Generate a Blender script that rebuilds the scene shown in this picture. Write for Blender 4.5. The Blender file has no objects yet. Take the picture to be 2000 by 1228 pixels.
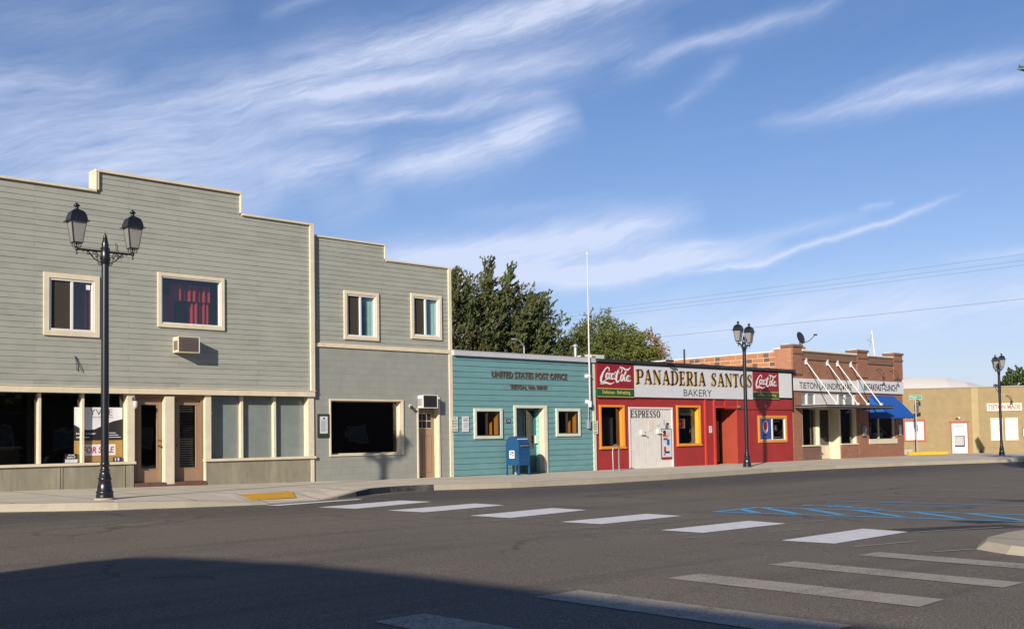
import bpy, bmesh, math, random
from mathutils import Vector
R = math.radians
S = bpy.context.scene
COL = S.collection

# ------------------------------------------------------------------ camera
cam_d = bpy.data.cameras.new("camera")
cam = bpy.data.objects.new("camera", cam_d)
COL.objects.link(cam)
YAW, PITCH, ROLL = 0.733246, 0.0453566, 0.0164734
fw = Vector((math.sin(YAW)*math.cos(PITCH), math.cos(YAW)*math.cos(PITCH), math.sin(PITCH)))
rt = Vector((math.cos(YAW), -math.sin(YAW), 0))
up = rt.cross(fw)
r2 = math.cos(ROLL)*rt - math.sin(ROLL)*up
u2 = math.sin(ROLL)*rt + math.cos(ROLL)*up
from mathutils import Matrix
m = Matrix((r2, u2, -fw)).transposed().to_4x4()
m.translation = Vector((0, 0, 1.22))
cam.matrix_world = m
cam_d.sensor_width = 36.0
cam_d.lens = 2008.12/2000*36
cam_d.shift_y = (762.8-614)/2000
cam_d.clip_start = 0.1
cam_d.clip_end = 3000
S.camera = cam

# ------------------------------------------------------------------ world, sun, exposure
S.view_settings.view_transform = 'Standard'
S.view_settings.look = 'None'
S.view_settings.exposure = 0.52
S.view_settings.gamma = 1.0
SUN_EL, SUN_AZ = R(20.0), R(241.7)       # azimuth clockwise from +Y
w = bpy.data.worlds.new("World"); S.world = w
w.use_nodes = True
NT = w.node_tree; NT.nodes.clear()
def wn(t, **k):
    n = NT.nodes.new(t)
    for a, b in k.items(): setattr(n, a, b)
    return n
def wl(a, b): NT.links.new(a, b)
def wm(op, a, b=None, c=None, clamp=False):
    n = wn('ShaderNodeMath', operation=op); n.use_clamp = clamp
    for i, v in enumerate((a, b, c)):
        if v is None: continue
        if isinstance(v, (int, float)): n.inputs[i].default_value = v
        else: wl(v, n.inputs[i])
    return n.outputs[0]
sky = wn('ShaderNodeTexSky', sky_type='NISHITA')
sky.sun_disc = False; sky.sun_elevation = SUN_EL; sky.sun_rotation = SUN_AZ
sky.altitude = 600; sky.air_density = 1.0; sky.dust_density = 0.3; sky.ozone_density = 2.5
tc = wn('ShaderNodeTexCoord')
sep = wn('ShaderNodeSeparateXYZ'); wl(tc.outputs['Generated'], sep.inputs[0])
az = wm('MULTIPLY', wm('ARCTAN2', sep.outputs[0], sep.outputs[1]), 57.29578)
el = wm('MULTIPLY', wm('ARCSINE', sep.outputs[2]), 57.29578)
cmb = wn('ShaderNodeCombineXYZ'); wl(az, cmb.inputs[0]); wl(el, cmb.inputs[1])
def noise_w(vec, scale, detail, rough, dist=0.0):
    n = wn('ShaderNodeTexNoise'); wl(vec, n.inputs['Vector'])
    n.inputs['Scale'].default_value = scale; n.inputs['Detail'].default_value = detail
    n.inputs['Roughness'].default_value = rough; n.inputs['Distortion'].default_value = dist
    return n
def mapped(vec, rot, sx, sy):
    mp = wn('ShaderNodeMapping', vector_type='TEXTURE'); wl(vec, mp.inputs[0])
    mp.inputs['Rotation'].default_value = (0, 0, rot); mp.inputs['Scale'].default_value = (1/sx, 1/sy, 1)
    return mp.outputs[0]
wa = noise_w(cmb.outputs[0], 0.16, 5, 0.55)
wsep = wn('ShaderNodeSeparateColor'); wl(wa.outputs['Color'], wsep.inputs[0])
azw = wm('ADD', az, wm('MULTIPLY', wm('SUBTRACT', wsep.outputs[0], 0.5), 2.6))
elw = wm('ADD', el, wm('MULTIPLY', wm('SUBTRACT', wsep.outputs[1], 0.5), 1.6))
cw = wn('ShaderNodeCombineXYZ'); wl(azw, cw.inputs[0]); wl(elw, cw.inputs[1])
st1 = noise_w(mapped(cw.outputs[0], R(13), 0.085, 0.75), 1.0, 7, 0.62, 0.35).outputs['Fac']
st2 = noise_w(mapped(cw.outputs[0], R(21), 0.3, 1.7), 1.0, 6, 0.65, 0.2).outputs['Fac']
st3 = noise_w(mapped(cw.outputs[0], R(17), 0.55, 4.5), 1.0, 5, 0.7, 0.4).outputs['Fac']
streak = wm('ADD', wm('ADD', wm('MULTIPLY', st1, 0.58), wm('MULTIPLY', st2, 0.24)), wm('MULTIPLY', st3, 0.18))
streak = wm('MULTIPLY', wm('SUBTRACT', streak, 0.34), 3.1, clamp=True)
# cirrus bands: start az, el, end az, el, half width (deg), amount, sag
BANDS = [(6, 13.2, 35, 16.8, 2.7, .66, 0), (10, 16.9, 22.0, 18.6, .9, .50, 0), (20, 16.8, 50, 23.2, 1.3, .50, .3), (28.5, 19.9, 60, 25.6, .85, .85, 0),
 (25, 17.6, 47, 20.4, .8, .50, .2), (28.7, 17.8, 40.2, 20.0, .30, .45, 0), (29.5, 16.7, 45.3, 18.7, .38, .75, .1), (33.5, 14.6, 46.2, 17.5, .95, .95, -.3),
 (28.0, 14.1, 34.5, 15.6, .6, .7, 0), (41.0, 16.4, 46.3, 17.7, .7, .6, 0), (39, 18.6, 52, 21.6, .9, .35, 0), (47.4, 19.4, 61.0, 22.2, .36, .62, .1), (50.4, 17.3, 55.4, 20.1, .30, .30, -.3),
 (55.5, 16.5, 74, 17.2, .50, .75, .3), (59, 17.4, 74, 18.5, .42, .45, .2), (31.5, 9.6, 53.2, 12.0, .80, 1.5, -.3),
 (37, 8.9, 57.5, 10.0, .62, 1.5, -.2), (34, 8.2, 52, 9.3, .5, .9, 0), (51.0, 8.7, 66.2, 11.9, .17, .95, -.5), (48.5, 10.2, 62, 11.2, .34, .40, -.2),
 (45, 5.6, 80, 6.9, 1.5, .9, 0), (14, 13.4, 29.5, 13.2, 1.5, .45, 0), (31, 12.3, 36, 13.6, .8, .25, 0), (38, 12.6, 50, 12.6, .5, .15, 0),
 (61.1, 11.5, 62.8, 11.7, 0.17, .4, 0), (65, 8.8, 76, 9.1, 0.29, .4, 0), (12, 20.5, 27, 22.3, 1.2, .22, 0), (28, 22.2, 36, 24.6, .4, .3, 0)]
tot = None
for a0, e0, a1, e1, hw, amt, sag in BANDS:
    dx, dy = a1-a0, e1-e0; Ln = math.hypot(dx, dy); dx /= Ln; dy /= Ln
    rx = wm('SUBTRACT', azw, a0); ry = wm('SUBTRACT', elw, e0)
    t = wm('DIVIDE', wm('ADD', wm('MULTIPLY', rx, dx), wm('MULTIPLY', ry, dy)), Ln)
    s = wm('ADD', wm('MULTIPLY', rx, -dy), wm('MULTIPLY', ry, dx))
    tm = wm('SUBTRACT', wm('MULTIPLY', t, 2.0), 1.0)
    t2 = wm('MULTIPLY', tm, tm)
    if sag: s = wm('SUBTRACT', s, wm('MULTIPLY', wm('SUBTRACT', 1.0, t2), sag*0.9))
    g = wm('EXPONENT', wm('MULTIPLY', wm('POWER', wm('ABSOLUTE', s), 1.6), -1.0/(hw**1.6)))
    e = wm('SUBTRACT', 1.0, wm('POWER', wm('MINIMUM', wm('ABSOLUTE', tm), 1.0), 3.0), clamp=True)
    v = wm('MULTIPLY', wm('MULTIPLY', g, e), amt)
    tot = v if tot is None else wm('ADD', tot, v)
# whitish veil towards the horizon
hz = wm('MULTIPLY', wm('EXPONENT', wm('MULTIPLY', wm('MAXIMUM', el, 0.0), -0.10)), 0.72)
cl = wm('MULTIPLY', tot, wm('ADD', wm('MULTIPLY', streak, 0.75), 0.22))
cl = wm('MINIMUM', wm('MULTIPLY', wm('ADD', cl, wm('MULTIPLY', streak, 0.04)), 1.05), 0.80)
fac = wm('MAXIMUM', cl, 0.0, clamp=True)
hsv = wn('ShaderNodeHueSaturation'); wl(sky.outputs[0], hsv.inputs['Color'])
hsv.inputs['Saturation'].default_value = 1.22; hsv.inputs['Value'].default_value = 1.0
tint = wn('ShaderNodeMix', data_type='RGBA', blend_type='MULTIPLY'); tint.inputs['Factor'].default_value = 1.0; wl(hsv.outputs[0], tint.inputs['A']); tint.inputs['B'].default_value = (1.08, .89, 1.0, 1)
mix = wn('ShaderNodeMix', data_type='RGBA'); wl(fac, mix.inputs['Factor'])
hmix = wn('ShaderNodeMix', data_type='RGBA'); wl(hz, hmix.inputs['Factor']); wl(tint.outputs['Result'], hmix.inputs['A']); hmix.inputs['B'].default_value = (3.9, 5.1, 7.3, 1)
wl(hmix.outputs['Result'], mix.inputs['A']); mix.inputs['B'].default_value = (6.4, 7.0, 8.8, 1)
bg = wn('ShaderNodeBackground'); wl(mix.outputs['Result'], bg.inputs[0]); bg.inputs[1].default_value = 0.080
wo = wn('ShaderNodeOutputWorld'); wl(bg.outputs[0], wo.inputs[0])

sun_d = bpy.data.lights.new("sun", 'SUN'); sun_d.energy = 5.0; sun_d.angle = R(0.53); sun_d.color = (1.0, 0.90, 0.76)
sun = bpy.data.objects.new("sun", sun_d); COL.objects.link(sun)
sd = Vector((math.sin(SUN_AZ)*math.cos(SUN_EL), math.cos(SUN_AZ)*math.cos(SUN_EL), math.sin(SUN_EL)))
sun.rotation_euler = sd.to_track_quat('Z', 'Y').to_euler()
sun.location = sd*60

# ------------------------------------------------------------------ materials
MATS = {}
KA = 0.77      # one factor lowers all base colours, against raised exposure, to deepen the shade
class NB:
    def __init__(s, name):
        s.m = bpy.data.materials.new(name); s.m.use_nodes = True
        s.t = s.m.node_tree; s.t.nodes.clear()
        s.out = s.n('ShaderNodeOutputMaterial')
    def n(s, t, **k):
        x = s.t.nodes.new(t)
        for a, b in k.items(): setattr(x, a, b)
        return x
    def l(s, a, b): s.t.links.new(a, b)
    def math(s, op, a, b=None, clamp=False):
        x = s.n('ShaderNodeMath', operation=op); x.use_clamp = clamp
        for i, v in enumerate((a, b)):
            if v is None: continue
            if isinstance(v, (int, float)): x.inputs[i].default_value = v
            else: s.l(v, x.inputs[i])
        return x.outputs[0]
    def obj(s): return s.n('ShaderNodeTexCoord').outputs['Object']
    def noise(s, vec, sc, det=4, ro=.55, sxyz=None):
        if sxyz:
            mp = s.n('ShaderNodeMapping'); s.l(vec, mp.inputs[0]); mp.inputs['Scale'].default_value = sxyz; vec = mp.outputs[0]
        x = s.n('ShaderNodeTexNoise'); s.l(vec, x.inputs['Vector'])
        x.inputs['Scale'].default_value = sc; x.inputs['Detail'].default_value = det; x.inputs['Roughness'].default_value = ro
        return x.outputs['Fac']
    def ramp(s, f, lo, hi):
        x = s.n('ShaderNodeMapRange'); s.l(f, x.inputs[0]); x.inputs[1].default_value = lo; x.inputs[2].default_value = hi
        return x.outputs[0]
    def mix(s, f, a, b, blend='MIX'):
        x = s.n('ShaderNodeMix', data_type='RGBA', blend_type=blend)
        for key, v in (('Factor', f), ('A', a), ('B', b)):
            if isinstance(v, (int, float)): x.inputs[key].default_value = v
            elif isinstance(v, tuple): x.inputs[key].default_value = (*v[:3], 1)
            else: s.l(v, x.inputs[key])
        return x.outputs['Result']
    def bsdf(s, col, rough=.6, metal=0, spec=.5, bump=None, bstr=.3, bdist=.01):
        b = s.n('ShaderNodeBsdfPrincipled')
        if isinstance(col, tuple): b.inputs['Base Color'].default_value = (*[x*KA for x in col[:3]], 1)
        else: s.l(s.mix(1.0, col, (KA, KA, KA), 'MULTIPLY'), b.inputs['Base Color'])
        if isinstance(rough, (int, float)): b.inputs['Roughness'].default_value = rough
        else: s.l(rough, b.inputs['Roughness'])
        b.inputs['Metallic'].default_value = metal; b.inputs['Specular IOR Level'].default_value = spec
        if bump is not None:
            x = s.n('ShaderNodeBump'); s.l(bump, x.inputs['Height']); x.inputs['Strength'].default_value = bstr
            x.inputs['Distance'].default_value = bdist; s.l(x.outputs[0], b.inputs['Normal'])
        return b.outputs[0]
    def done(s, sh):
        s.l(sh, s.out.inputs[0]); MATS[s.m.name] = s.m; return s.m
    def wallco(s):
        """(X+Y, Z) so that bricks and boards run level on walls facing -Y or -X"""
        sp = s.n('ShaderNodeSeparateXYZ'); s.l(s.obj(), sp.inputs[0])
        c = s.n('ShaderNodeCombineXYZ'); s.l(s.math('ADD', sp.outputs[0], sp.outputs[1]), c.inputs[0]); s.l(sp.outputs[2], c.inputs[1])
        return c.outputs[0]
    def brick(s, vec, bw, rh, mort, c1, c2, cm, off=.5, smooth=.1, bias=0):
        x = s.n('ShaderNodeTexBrick'); s.l(vec, x.inputs['Vector']); x.offset = off; x.squash = 1
        x.inputs['Scale'].default_value = 1; x.inputs['Brick Width'].default_value = bw; x.inputs['Row Height'].default_value = rh
        x.inputs['Mortar Size'].default_value = mort; x.inputs['Mortar Smooth'].default_value = smooth; x.inputs['Bias'].default_value = bias
        for k, v in (('Color1', c1), ('Color2', c2), ('Mortar', cm)): x.inputs[k].default_value = (*v, 1)
        return x
def paint(name, c, rough=.55, var=.12, sc=2.5, metal=0, dirt=None, bump=.15, streak=False, spec=.5):
    b = NB(name); o = b.obj()
    n1 = b.noise(o, sc, 6, .6, (1, 1, .25) if streak else None)
    dk = tuple(x*(1-var*1.6) for x in c); lt = tuple(min(1, x*(1+var)) for x in c)
    col = b.mix(b.ramp(n1, .3, .7), dk, lt)
    if dirt:
        n2 = b.noise(o, sc*2.3, 8, .7, (1, 1, .3))
        col = b.mix(b.ramp(n2, .56, .74), col, dirt)
    return b.done(b.bsdf(col, rough, metal, spec, bump=b.noise(o, 60, 3), bstr=bump, bdist=.004))
def boards(name, c, course, length=3.66, var=.08, seam=.004):
    b = NB(name); v = b.wallco()
    c1 = tuple(x*(1-var) for x in c); c2 = tuple(x*(1+var) for x in c)
    br = b.brick(v, length, course, seam, c1, c2, tuple(x*.62 for x in c), off=.37)
    n = b.noise(b.obj(), 1.3, 6, .65, (1, 1, 2.2))
    col = b.mix(b.ramp(n, .3, .72), br.outputs['Color'], tuple(min(1, x*1.18) for x in c)); 
    col = b.mix(b.math('MULTIPLY', b.ramp(b.noise(b.obj(), 3.5, 8, .72, (.35, 1, 2.5)), .55, .8), .55), col, tuple(x*.66 for x in c))
    col = b.mix(b.math('MULTIPLY', b.ramp(b.noise(b.obj(), 6, 6, .7, (1.6, 1, .12)), .60, .74), .30), col, tuple(x*.62 for x in c))
    g = b.noise(b.obj(), 9, 5, .6, (.5, 1, 8))
    return b.done(b.bsdf(col, .62, 0, .35, bump=g, bstr=.25, bdist=.006))
def masonry(name, bw, rh, mort, c1, c2, cm, bstr=.5, rough=.85, dark=None, bias=0):
    b = NB(name); v = b.wallco()
    br = b.brick(v, bw, rh, mort, c1, c2, cm, bias=bias)
    col = br.outputs['Color']
    n = b.noise(b.obj(), 2.2, 7, .7)
    col = b.mix(b.ramp(n, .35, .75), col, b.mix(.5, col, tuple(x*.7 for x in c1)))
    if dark:
        wv = b.n('ShaderNodeTexWhiteNoise', noise_dimensions='2D')
        mp = b.n('ShaderNodeVectorMath', operation='FLOOR'); dv = b.n('ShaderNodeVectorMath', operation='DIVIDE')
        b.l(v, dv.inputs[0]); dv.inputs[1].default_value = (bw*.5, rh, 1); b.l(dv.outputs[0], mp.inputs[0]); b.l(mp.outputs[0], wv.inputs['Vector'])
        f = b.math('MULTIPLY', b.math('GREATER_THAN', wv.outputs['Value'], .80), b.math('SUBTRACT', 1.0, br.outputs['Fac']))
        col = b.mix(f, col, dark)
    h = b.math('ADD', b.math('MULTIPLY', b.math('SUBTRACT', 1.0, br.outputs['Fac']), 1.0), b.math('MULTIPLY', b.noise(b.obj(), 45, 4), .4))
    return b.done(b.bsdf(col, rough, 0, .3, bump=h, bstr=bstr, bdist=.01))
def plain(name, c, rough=.5, metal=0, spec=.5): 
    b = NB(name); n = b.noise(b.obj(), 7, 4)
    return b.done(b.bsdf(b.mix(b.ramp(n, .3, .7), tuple(x*.93 for x in c), c), rough, metal, spec))
def glass(name, tint=(.55, .58, .56), refl=1.0, base=.04):
    b = NB(name)
    ge = b.n('ShaderNodeNewGeometry'); dt = b.n('ShaderNodeVectorMath', operation='DOT_PRODUCT'); b.l(ge.outputs['Incoming'], dt.inputs[0]); b.l(ge.outputs['True Normal'], dt.inputs[1])
    fz = b.math('ADD', b.math('MULTIPLY', b.math('POWER', b.math('SUBTRACT', 1.0, b.math('ABSOLUTE', dt.outputs['Value'])), 5.0), .92), .11)   # two faces of the sheet, same from either side
    wv = b.noise(b.obj(), .9, 2); bp = b.n('ShaderNodeBump'); b.l(wv, bp.inputs['Height']); bp.inputs['Strength'].default_value = .12; bp.inputs['Distance'].default_value = .03
    gl = b.n('ShaderNodeBsdfGlossy'); gl.inputs['Roughness'].default_value = .015; gl.inputs['Color'].default_value = (.9, .93, .95, 1); b.l(bp.outputs[0], gl.inputs['Normal'])
    tr = b.n('ShaderNodeBsdfTransparent'); tr.inputs['Color'].default_value = (*tint, 1)
    mx = b.n('ShaderNodeMixShader'); b.l(b.math('MULTIPLY', fz, refl, True), mx.inputs[0])
    b.l(tr.outputs[0], mx.inputs[1]); b.l(gl.outputs[0], mx.inputs[2])
    return b.done(mx.outputs[0])

GREY = (.340, .348, .302); TEAL = (.140, .292, .305); CREAM = (.78, .68, .50); RED = (.37, .028, .026); ORANGE = (.82, .30, .035)
boards('grey_siding', GREY, .14, var=.12, seam=.009)
boards('teal_siding', TEAL, .19, 4.5, .05)
paint('shaded_teal_door', (.06, .15, .15), .5, .05)  # teal with the porch shadow put into its base colour
paint('teal_paint', (.30, .62, .57), .5, .05)
BLK = (.325, .335, .30)
masonry('painted_block', .4, .2, .006, BLK, tuple(x*1.05 for x in BLK), tuple(x*.88 for x in BLK), .35, .7)
paint('cream_trim', CREAM, .5, .07, 3, dirt=(.66, .57, .42))
paint('worn_cream_trim', CREAM, .6, .08, 6, dirt=(.42, .36, .27))
paint('pale_trim', (.66, .70, .58), .5, .05, 3)
paint('white_vinyl', (.80, .80, .78), .35, .02, 3)
paint('panel_olive', (.30, .275, .20), .75, .16, 3.5, dirt=(.19, .165, .115), streak=True)
paint('tan_door', (.37, .235, .15), .5, .05, 2)
paint('door_frame_brown', (.26, .155, .09), .6, .08, 3)
paint('threshold_wood', (.16, .075, .055), .8, .2, 6)
plain('black_metal', (.012, .013, .015), .28, 0, .6)
plain('grille_brown', (.17, .135, .115), .5, .2)
plain('dark_metal', (.045, .04, .038), .45, .3)
plain('light_metal', (.52, .53, .55), .4, .5)
plain('white_metal', (.78, .78, .76), .4)
plain('pole_grey', (.62, .62, .62), .4, .2)
plain('brass', (.6, .42, .15), .3, .9)
plain('dark_room', (.07, .065, .06), .9, 0, .1)
plain('room_wall', (.16, .15, .135), .9, 0, .1)
plain('black', (.03, .029, .028), .6, 0, .2)
plain('rubber', (.025, .025, .025), .7)
b = NB('covered_glass'); o = b.obj(); n = b.ramp(b.noise(o, 1.2, 5, .7), .45, .8)
col = b.mix(n, (.215, .255, .245), (.29, .325, .30)); b.done(b.bsdf(col, .12, 0, .6, bump=b.noise(o, .9, 2), bstr=.1, bdist=.02))
glass('glass', (.68, .70, .68)); glass('dark_glass', (.42, .44, .43), 1.0); glass('clear_glass', (.8, .83, .82), .9)
plain('insect_screen', (.06, .052, .043), .8, 0, .15)
plain('red_curtain', (.42, .045, .045), .9, 0, .1); plain('blue_curtain', (.22, .42, .50), .9, 0, .1); plain('dark_red_curtain', (.09, .012, .012), .9, 0, .1); plain('aqua_curtain', (.42, .70, .66), .9, 0, .1)
paint('red_wall', RED, .55, .10, 1.6, dirt=(.31, .03, .03)); paint('red_bright', (.55, .045, .030), .45, .06, 2)
paint('door_side_orange', (.37, .062, .032), .55, .06, 2); paint('orange_trim', ORANGE, .42, .05, 3); paint('yellow_reveal', (.75, .42, .03), .5, .06, 3)
paint('orange_panel', (.72, .30, .05), .5, .04, 3)
paint('white_board', (.76, .73, .69), .55, .05, 3, dirt=(.60, .56, .51)); plain('sign_white', (.70, .71, .75), .4); plain('sign_white_bright', (.76, .76, .77), .4)
plain('coke_red', (.30, .012, .018), .4); plain('sign_green', (.012, .10, .045), .4); plain('gold', (.78, .50, .10), .45); plain('letter_dark', (.05, .022, .018), .45)
plain('letter_grey', (.09, .09, .10), .5); plain('letter_bronze', (.115, .085, .08), .5); plain('letter_white', (.85, .85, .85), .5); plain('yellow_letter', (.75, .60, .06), .5); plain('letter_black', (.02, .02, .022), .5)
paint('flashing', (.045, .045, .05), .5, .2, 3, metal=.3, dirt=(.12, .12, .13)); paint('fascia_metal', (.56, .56, .60), .4, .04, 3)
masonry('brown_brick', .22, .077, .010, (.34, .135, .080), (.42, .185, .105), (.30, .20, .15), .6)
masonry('dark_brick', .22, .077, .010, (.23, .125, .085), (.27, .15, .10), (.22, .15, .11), .4)
masonry('orange_brick', .22, .077, .010, (.46, .18, .10), (.54, .24, .13), (.48, .33, .24), .5)
masonry('hollow_tile', .62, .215, .020, (.46, .185, .085), (.58, .26, .13), (.66, .53, .38), .7, dark=(.17, .10, .085))
paint('coping_white', (.80, .79, .77), .5, .04, 3, dirt=(.6, .58, .56)); paint('chipped_white', (.76, .75, .73), .6, .05, 3, dirt=(.66, .62, .57))
paint('brown_base', (.20, .115, .085), .7, .12, 3); paint('ochre_stucco', (.325, .245, .125), .85, .08, 2.0, dirt=(.30, .225, .11), bump=.5)
paint('ochre_light', (.42, .33, .175), .85, .06, 2.0, bump=.5); paint('roof_membrane', (.80, .76, .70), .6, .03, .5); paint('sign_red', (.36, .14, .09), .6, .25, 9); paint('trim_red', (.40, .085, .045), .6, .08, 3)
paint('sign_cream', (.78, .70, .58), .6, .05, 5); paint('blind_white', (.80, .77, .68), .5, .03, 2)
paint('canvas_blue', (.008, .10, .44), .65, .10, 4); paint('mail_blue', (.012, .08, .205), .32, .08, 4, dirt=(.02, .07, .18)); plain('mail_navy', (.015, .025, .10), .5)
plain('street_green', (.03, .34, .20), .4); plain('sign_back', (.32, .32, .32), .5, .4); paint('yellow_paint', (.78, .52, .03), .6, .06, 5, dirt=(.55, .38, .06))
plain('steel_grey', (.34, .35, .36), .45, .6); plain('poster_blue', (.04, .08, .30), .4); plain('poster_red', (.55, .04, .03), .4); plain('poster_orange', (.75, .22, .06), .4); plain('board_gold', (.46, .27, .07), .6)
plain('frosted', (.62, .60, .55), .5, 0, .4); plain('dark_green', (.03, .045, .02), .5); plain('roof_dark', (.06, .06, .062), .9)
b = NB('frosted_pane'); p = b.n('ShaderNodeBsdfPrincipled'); p.inputs['Base Color'].default_value = (.36, .35, .33, 1); p.inputs['Roughness'].default_value = .35
tl = b.n('ShaderNodeBsdfTranslucent'); tl.inputs['Color'].default_value = (.5, .49, .46, 1); mx = b.n('ShaderNodeMixShader'); mx.inputs[0].default_value = .45
b.l(p.outputs[0], mx.inputs[1]); b.l(tl.outputs[0], mx.inputs[2]); b.done(mx.outputs[0])
# asphalt
b = NB('asphalt'); o = b.obj()
sp = b.n('ShaderNodeSeparateXYZ'); b.l(o, sp.inputs[0])
fine = b.noise(o, 60, 2, .7); mid = b.noise(o, 14, 6, .75); big = b.noise(o, .33, 5, .6)
col = b.mix(b.ramp(big, .35, .65), (.160, .134, .104), (.200, .168, .130))
lane = b.math('ADD', sp.outputs[1], b.math('MULTIPLY', b.math('SUBTRACT', b.noise(o, .25, 4, .6, (.4, 1, 1)), .5), 5.0))
col = b.mix(b.ramp(lane, 16.0, 19.0), col, (.066, .060, .058))
seam = b.noise(o, .5, 6, .65, (.25, 1.6, 1))
col = b.mix(b.math('MULTIPLY', b.ramp(seam, .56, .66), .55), col, (.225, .192, .152))
col = b.mix(b.math('MULTIPLY', b.ramp(b.noise(o, .8, 4, .6, (1, .4, 1)), .62, .72), .5), col, (.115, .098, .080))
col = b.mix(b.math('MULTIPLY', b.ramp(fine, .50, .66), .75), col, (.34, .295, .235))
col = b.mix(b.math('MULTIPLY', b.ramp(fine, .50, .36), .75), col, (.055, .048, .042))
tr1 = b.noise(o, .9, 5, .6, (.10, 2.2, 1)); col = b.mix(b.math('MULTIPLY', b.ramp(tr1, .52, .62), .35), col, (.105, .090, .074))
sm_ = b.math('ABSOLUTE', b.math('SUBTRACT', b.math('ADD', sp.outputs[1], b.math('MULTIPLY', b.noise(o, .6, 5), .5)), 17.15))
col = b.mix(b.math('MULTIPLY', b.ramp(sm_, .07, .02), b.math('MULTIPLY', b.ramp(b.noise(o, 1.1, 3), .42, .55), .5)), col, (.24, .21, .17))
spk = b.n('ShaderNodeTexVoronoi', feature='F1'); b.l(o, spk.inputs['Vector']); spk.inputs['Scale'].default_value = 2.6
col = b.mix(b.math('MULTIPLY', b.ramp(spk.outputs['Distance'], .055, .035), b.math('GREATER_THAN', b.noise(o, 1.7, 2), .56)), col, (.36, .33, .28))
col = b.mix(b.math('MULTIPLY', b.ramp(b.noise(o, 55, 2, .5), .60, .50), .0), col, (.02, .02, .02))
vo = b.n('ShaderNodeTexVoronoi', feature='DISTANCE_TO_EDGE'); b.l(o, vo.inputs['Vector']); vo.inputs['Scale'].default_value = .16
mpv = b.n('ShaderNodeVectorMath', operation='ADD'); nz = b.n('ShaderNodeTexNoise'); b.l(o, nz.inputs['Vector']); nz.inputs['Scale'].default_value = 1.3; nz.inputs['Detail'].default_value = 5
b.l(o, mpv.inputs[0]); b.l(nz.outputs['Color'], mpv.inputs[1]); b.l(mpv.outputs[0], vo.inputs['Vector'])
crk = b.math('MULTIPLY', b.ramp(vo.outputs['Distance'], .010, .002), b.ramp(b.noise(o, .2, 2), .46, .54))
col = b.mix(b.math('MULTIPLY', crk, .45), col, (.02, .02, .02))
b.done(b.bsdf(col, .85, 0, .25, bump=b.math('ADD', fine, mid), bstr=.55, bdist=.006))
b = NB('gravel_ground'); o = b.obj()
b.done(b.bsdf(b.mix(b.ramp(b.noise(o, .5, 8, .7), .35, .65), (.16, .13, .09), (.10, .11, .05)), .95, 0, .1))
def concrete(name, base, joint=True, stain=.5):
    b = NB(name); o = b.obj()
    n = b.noise(o, 1.1, 8, .65); n2 = b.noise(o, 30, 4, .7); n3 = b.noise(o, .55, 6, .7)
    col = b.mix(b.ramp(n, .3, .7), tuple(x*.88 for x in base), tuple(min(1, x*1.08) for x in base))
    col = b.mix(b.math('MULTIPLY', b.ramp(n3, .54, .70), stain), col, tuple(x*.5 for x in base))
    col = b.mix(b.math('MULTIPLY', b.ramp(b.noise(o, 5, 7, .75, (.6, 2, 1)), .58, .72), .35), col, tuple(x*.55 for x in base))
    col = b.mix(b.math('MULTIPLY', b.ramp(n2, .55, .8), .35), col, tuple(x*.65 for x in base))
    if joint:
        br = b.brick(o, 1.5, 1.5, .022, (1, 1, 1), (.88, .87, .86), (.30, .28, .25), off=0, smooth=.2)
        col = b.mix(1.0, col, br.outputs['Color'], 'MULTIPLY')
    return b.done(b.bsdf(col, .85, 0, .2, bump=n2, bstr=.3, bdist=.005))
concrete('sidewalk_concrete', (.72, .645, .52), True, .25); concrete('kerb_concrete', (.44, .395, .31), False, .55)
concrete('island_concrete', (.50, .45, .35), True, .25)
b = NB('dark_kerb'); o = b.obj(); b.done(b.bsdf(b.mix(b.ramp(b.noise(o, 3, 7, .7), .35, .62), (.05, .05, .055), (.17, .16, .145)), .85, 0, .2))  # dark mottled kerb face for one short run
def worn(name, c, keep_lo, keep_hi, sc=9):
    b = NB(name); o = b.obj()
    d = b.bsdf(b.mix(b.ramp(b.noise(o, 4, 5), .3, .7), tuple(x*.85 for x in c), c), .7, 0, .3)
    tr = b.n('ShaderNodeBsdfTransparent'); mx = b.n('ShaderNodeMixShader')
    f = b.ramp(b.math('ADD', b.math('MULTIPLY', b.noise(o, sc, 8, .75), .45), b.math('ADD', b.math('MULTIPLY', b.noise(o, 60, 4, .8), .30), b.math('MULTIPLY', b.noise(o, 2.2, 5, .7, (.35, 1, 1)), .25))), keep_lo, keep_hi)
    b.l(f, mx.inputs[0]); b.l(tr.outputs[0], mx.inputs[1]); b.l(d, mx.inputs[2]); return b.done(mx.outputs[0])
worn('fresh_white_paint', (.86, .83, .84), .33, .37); worn('old_white_paint', (.46, .405, .325), .34, .50, 30); worn('ghost_paint', (.27, .235, .175), .34, .6)
worn('blue_road_paint', (.12, .42, .70), .26, .36); worn('gutter_grit', (.34, .30, .23), .42, .60, 5)
worn('thin_white_paint', (.42, .40, .37), .40, .50); worn('tactile_yellow', (.80, .42, .03), .1, .2); worn('oil_stain', (.05, .043, .037), .35, .60, 3)
def leafmat(name, c1, c2, c3):
    b = NB(name); o = b.obj(); g = b.n('ShaderNodeNewGeometry')
    col = b.mix(g.outputs['Random Per Island'], c1, c2)
    col = b.mix(b.ramp(b.noise(o, .55, 4), .48, .68), col, c3)
    p = b.bsdf(col, .7, 0, .25); tl = b.n('ShaderNodeBsdfTranslucent'); b.l(col, tl.inputs['Color']); mx = b.n('ShaderNodeMixShader'); mx.inputs[0].default_value = .25
    b.l(p, mx.inputs[1]); b.l(tl.outputs[0], mx.inputs[2]); b.done(mx.outputs[0])
leafmat('conifer_leaf', (.055, .08, .025), (.15, .18, .06), (.16, .14, .06))
leafmat('willow_leaf', (.11, .135, .03), (.22, .235, .06), (.15, .19, .05))
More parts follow.
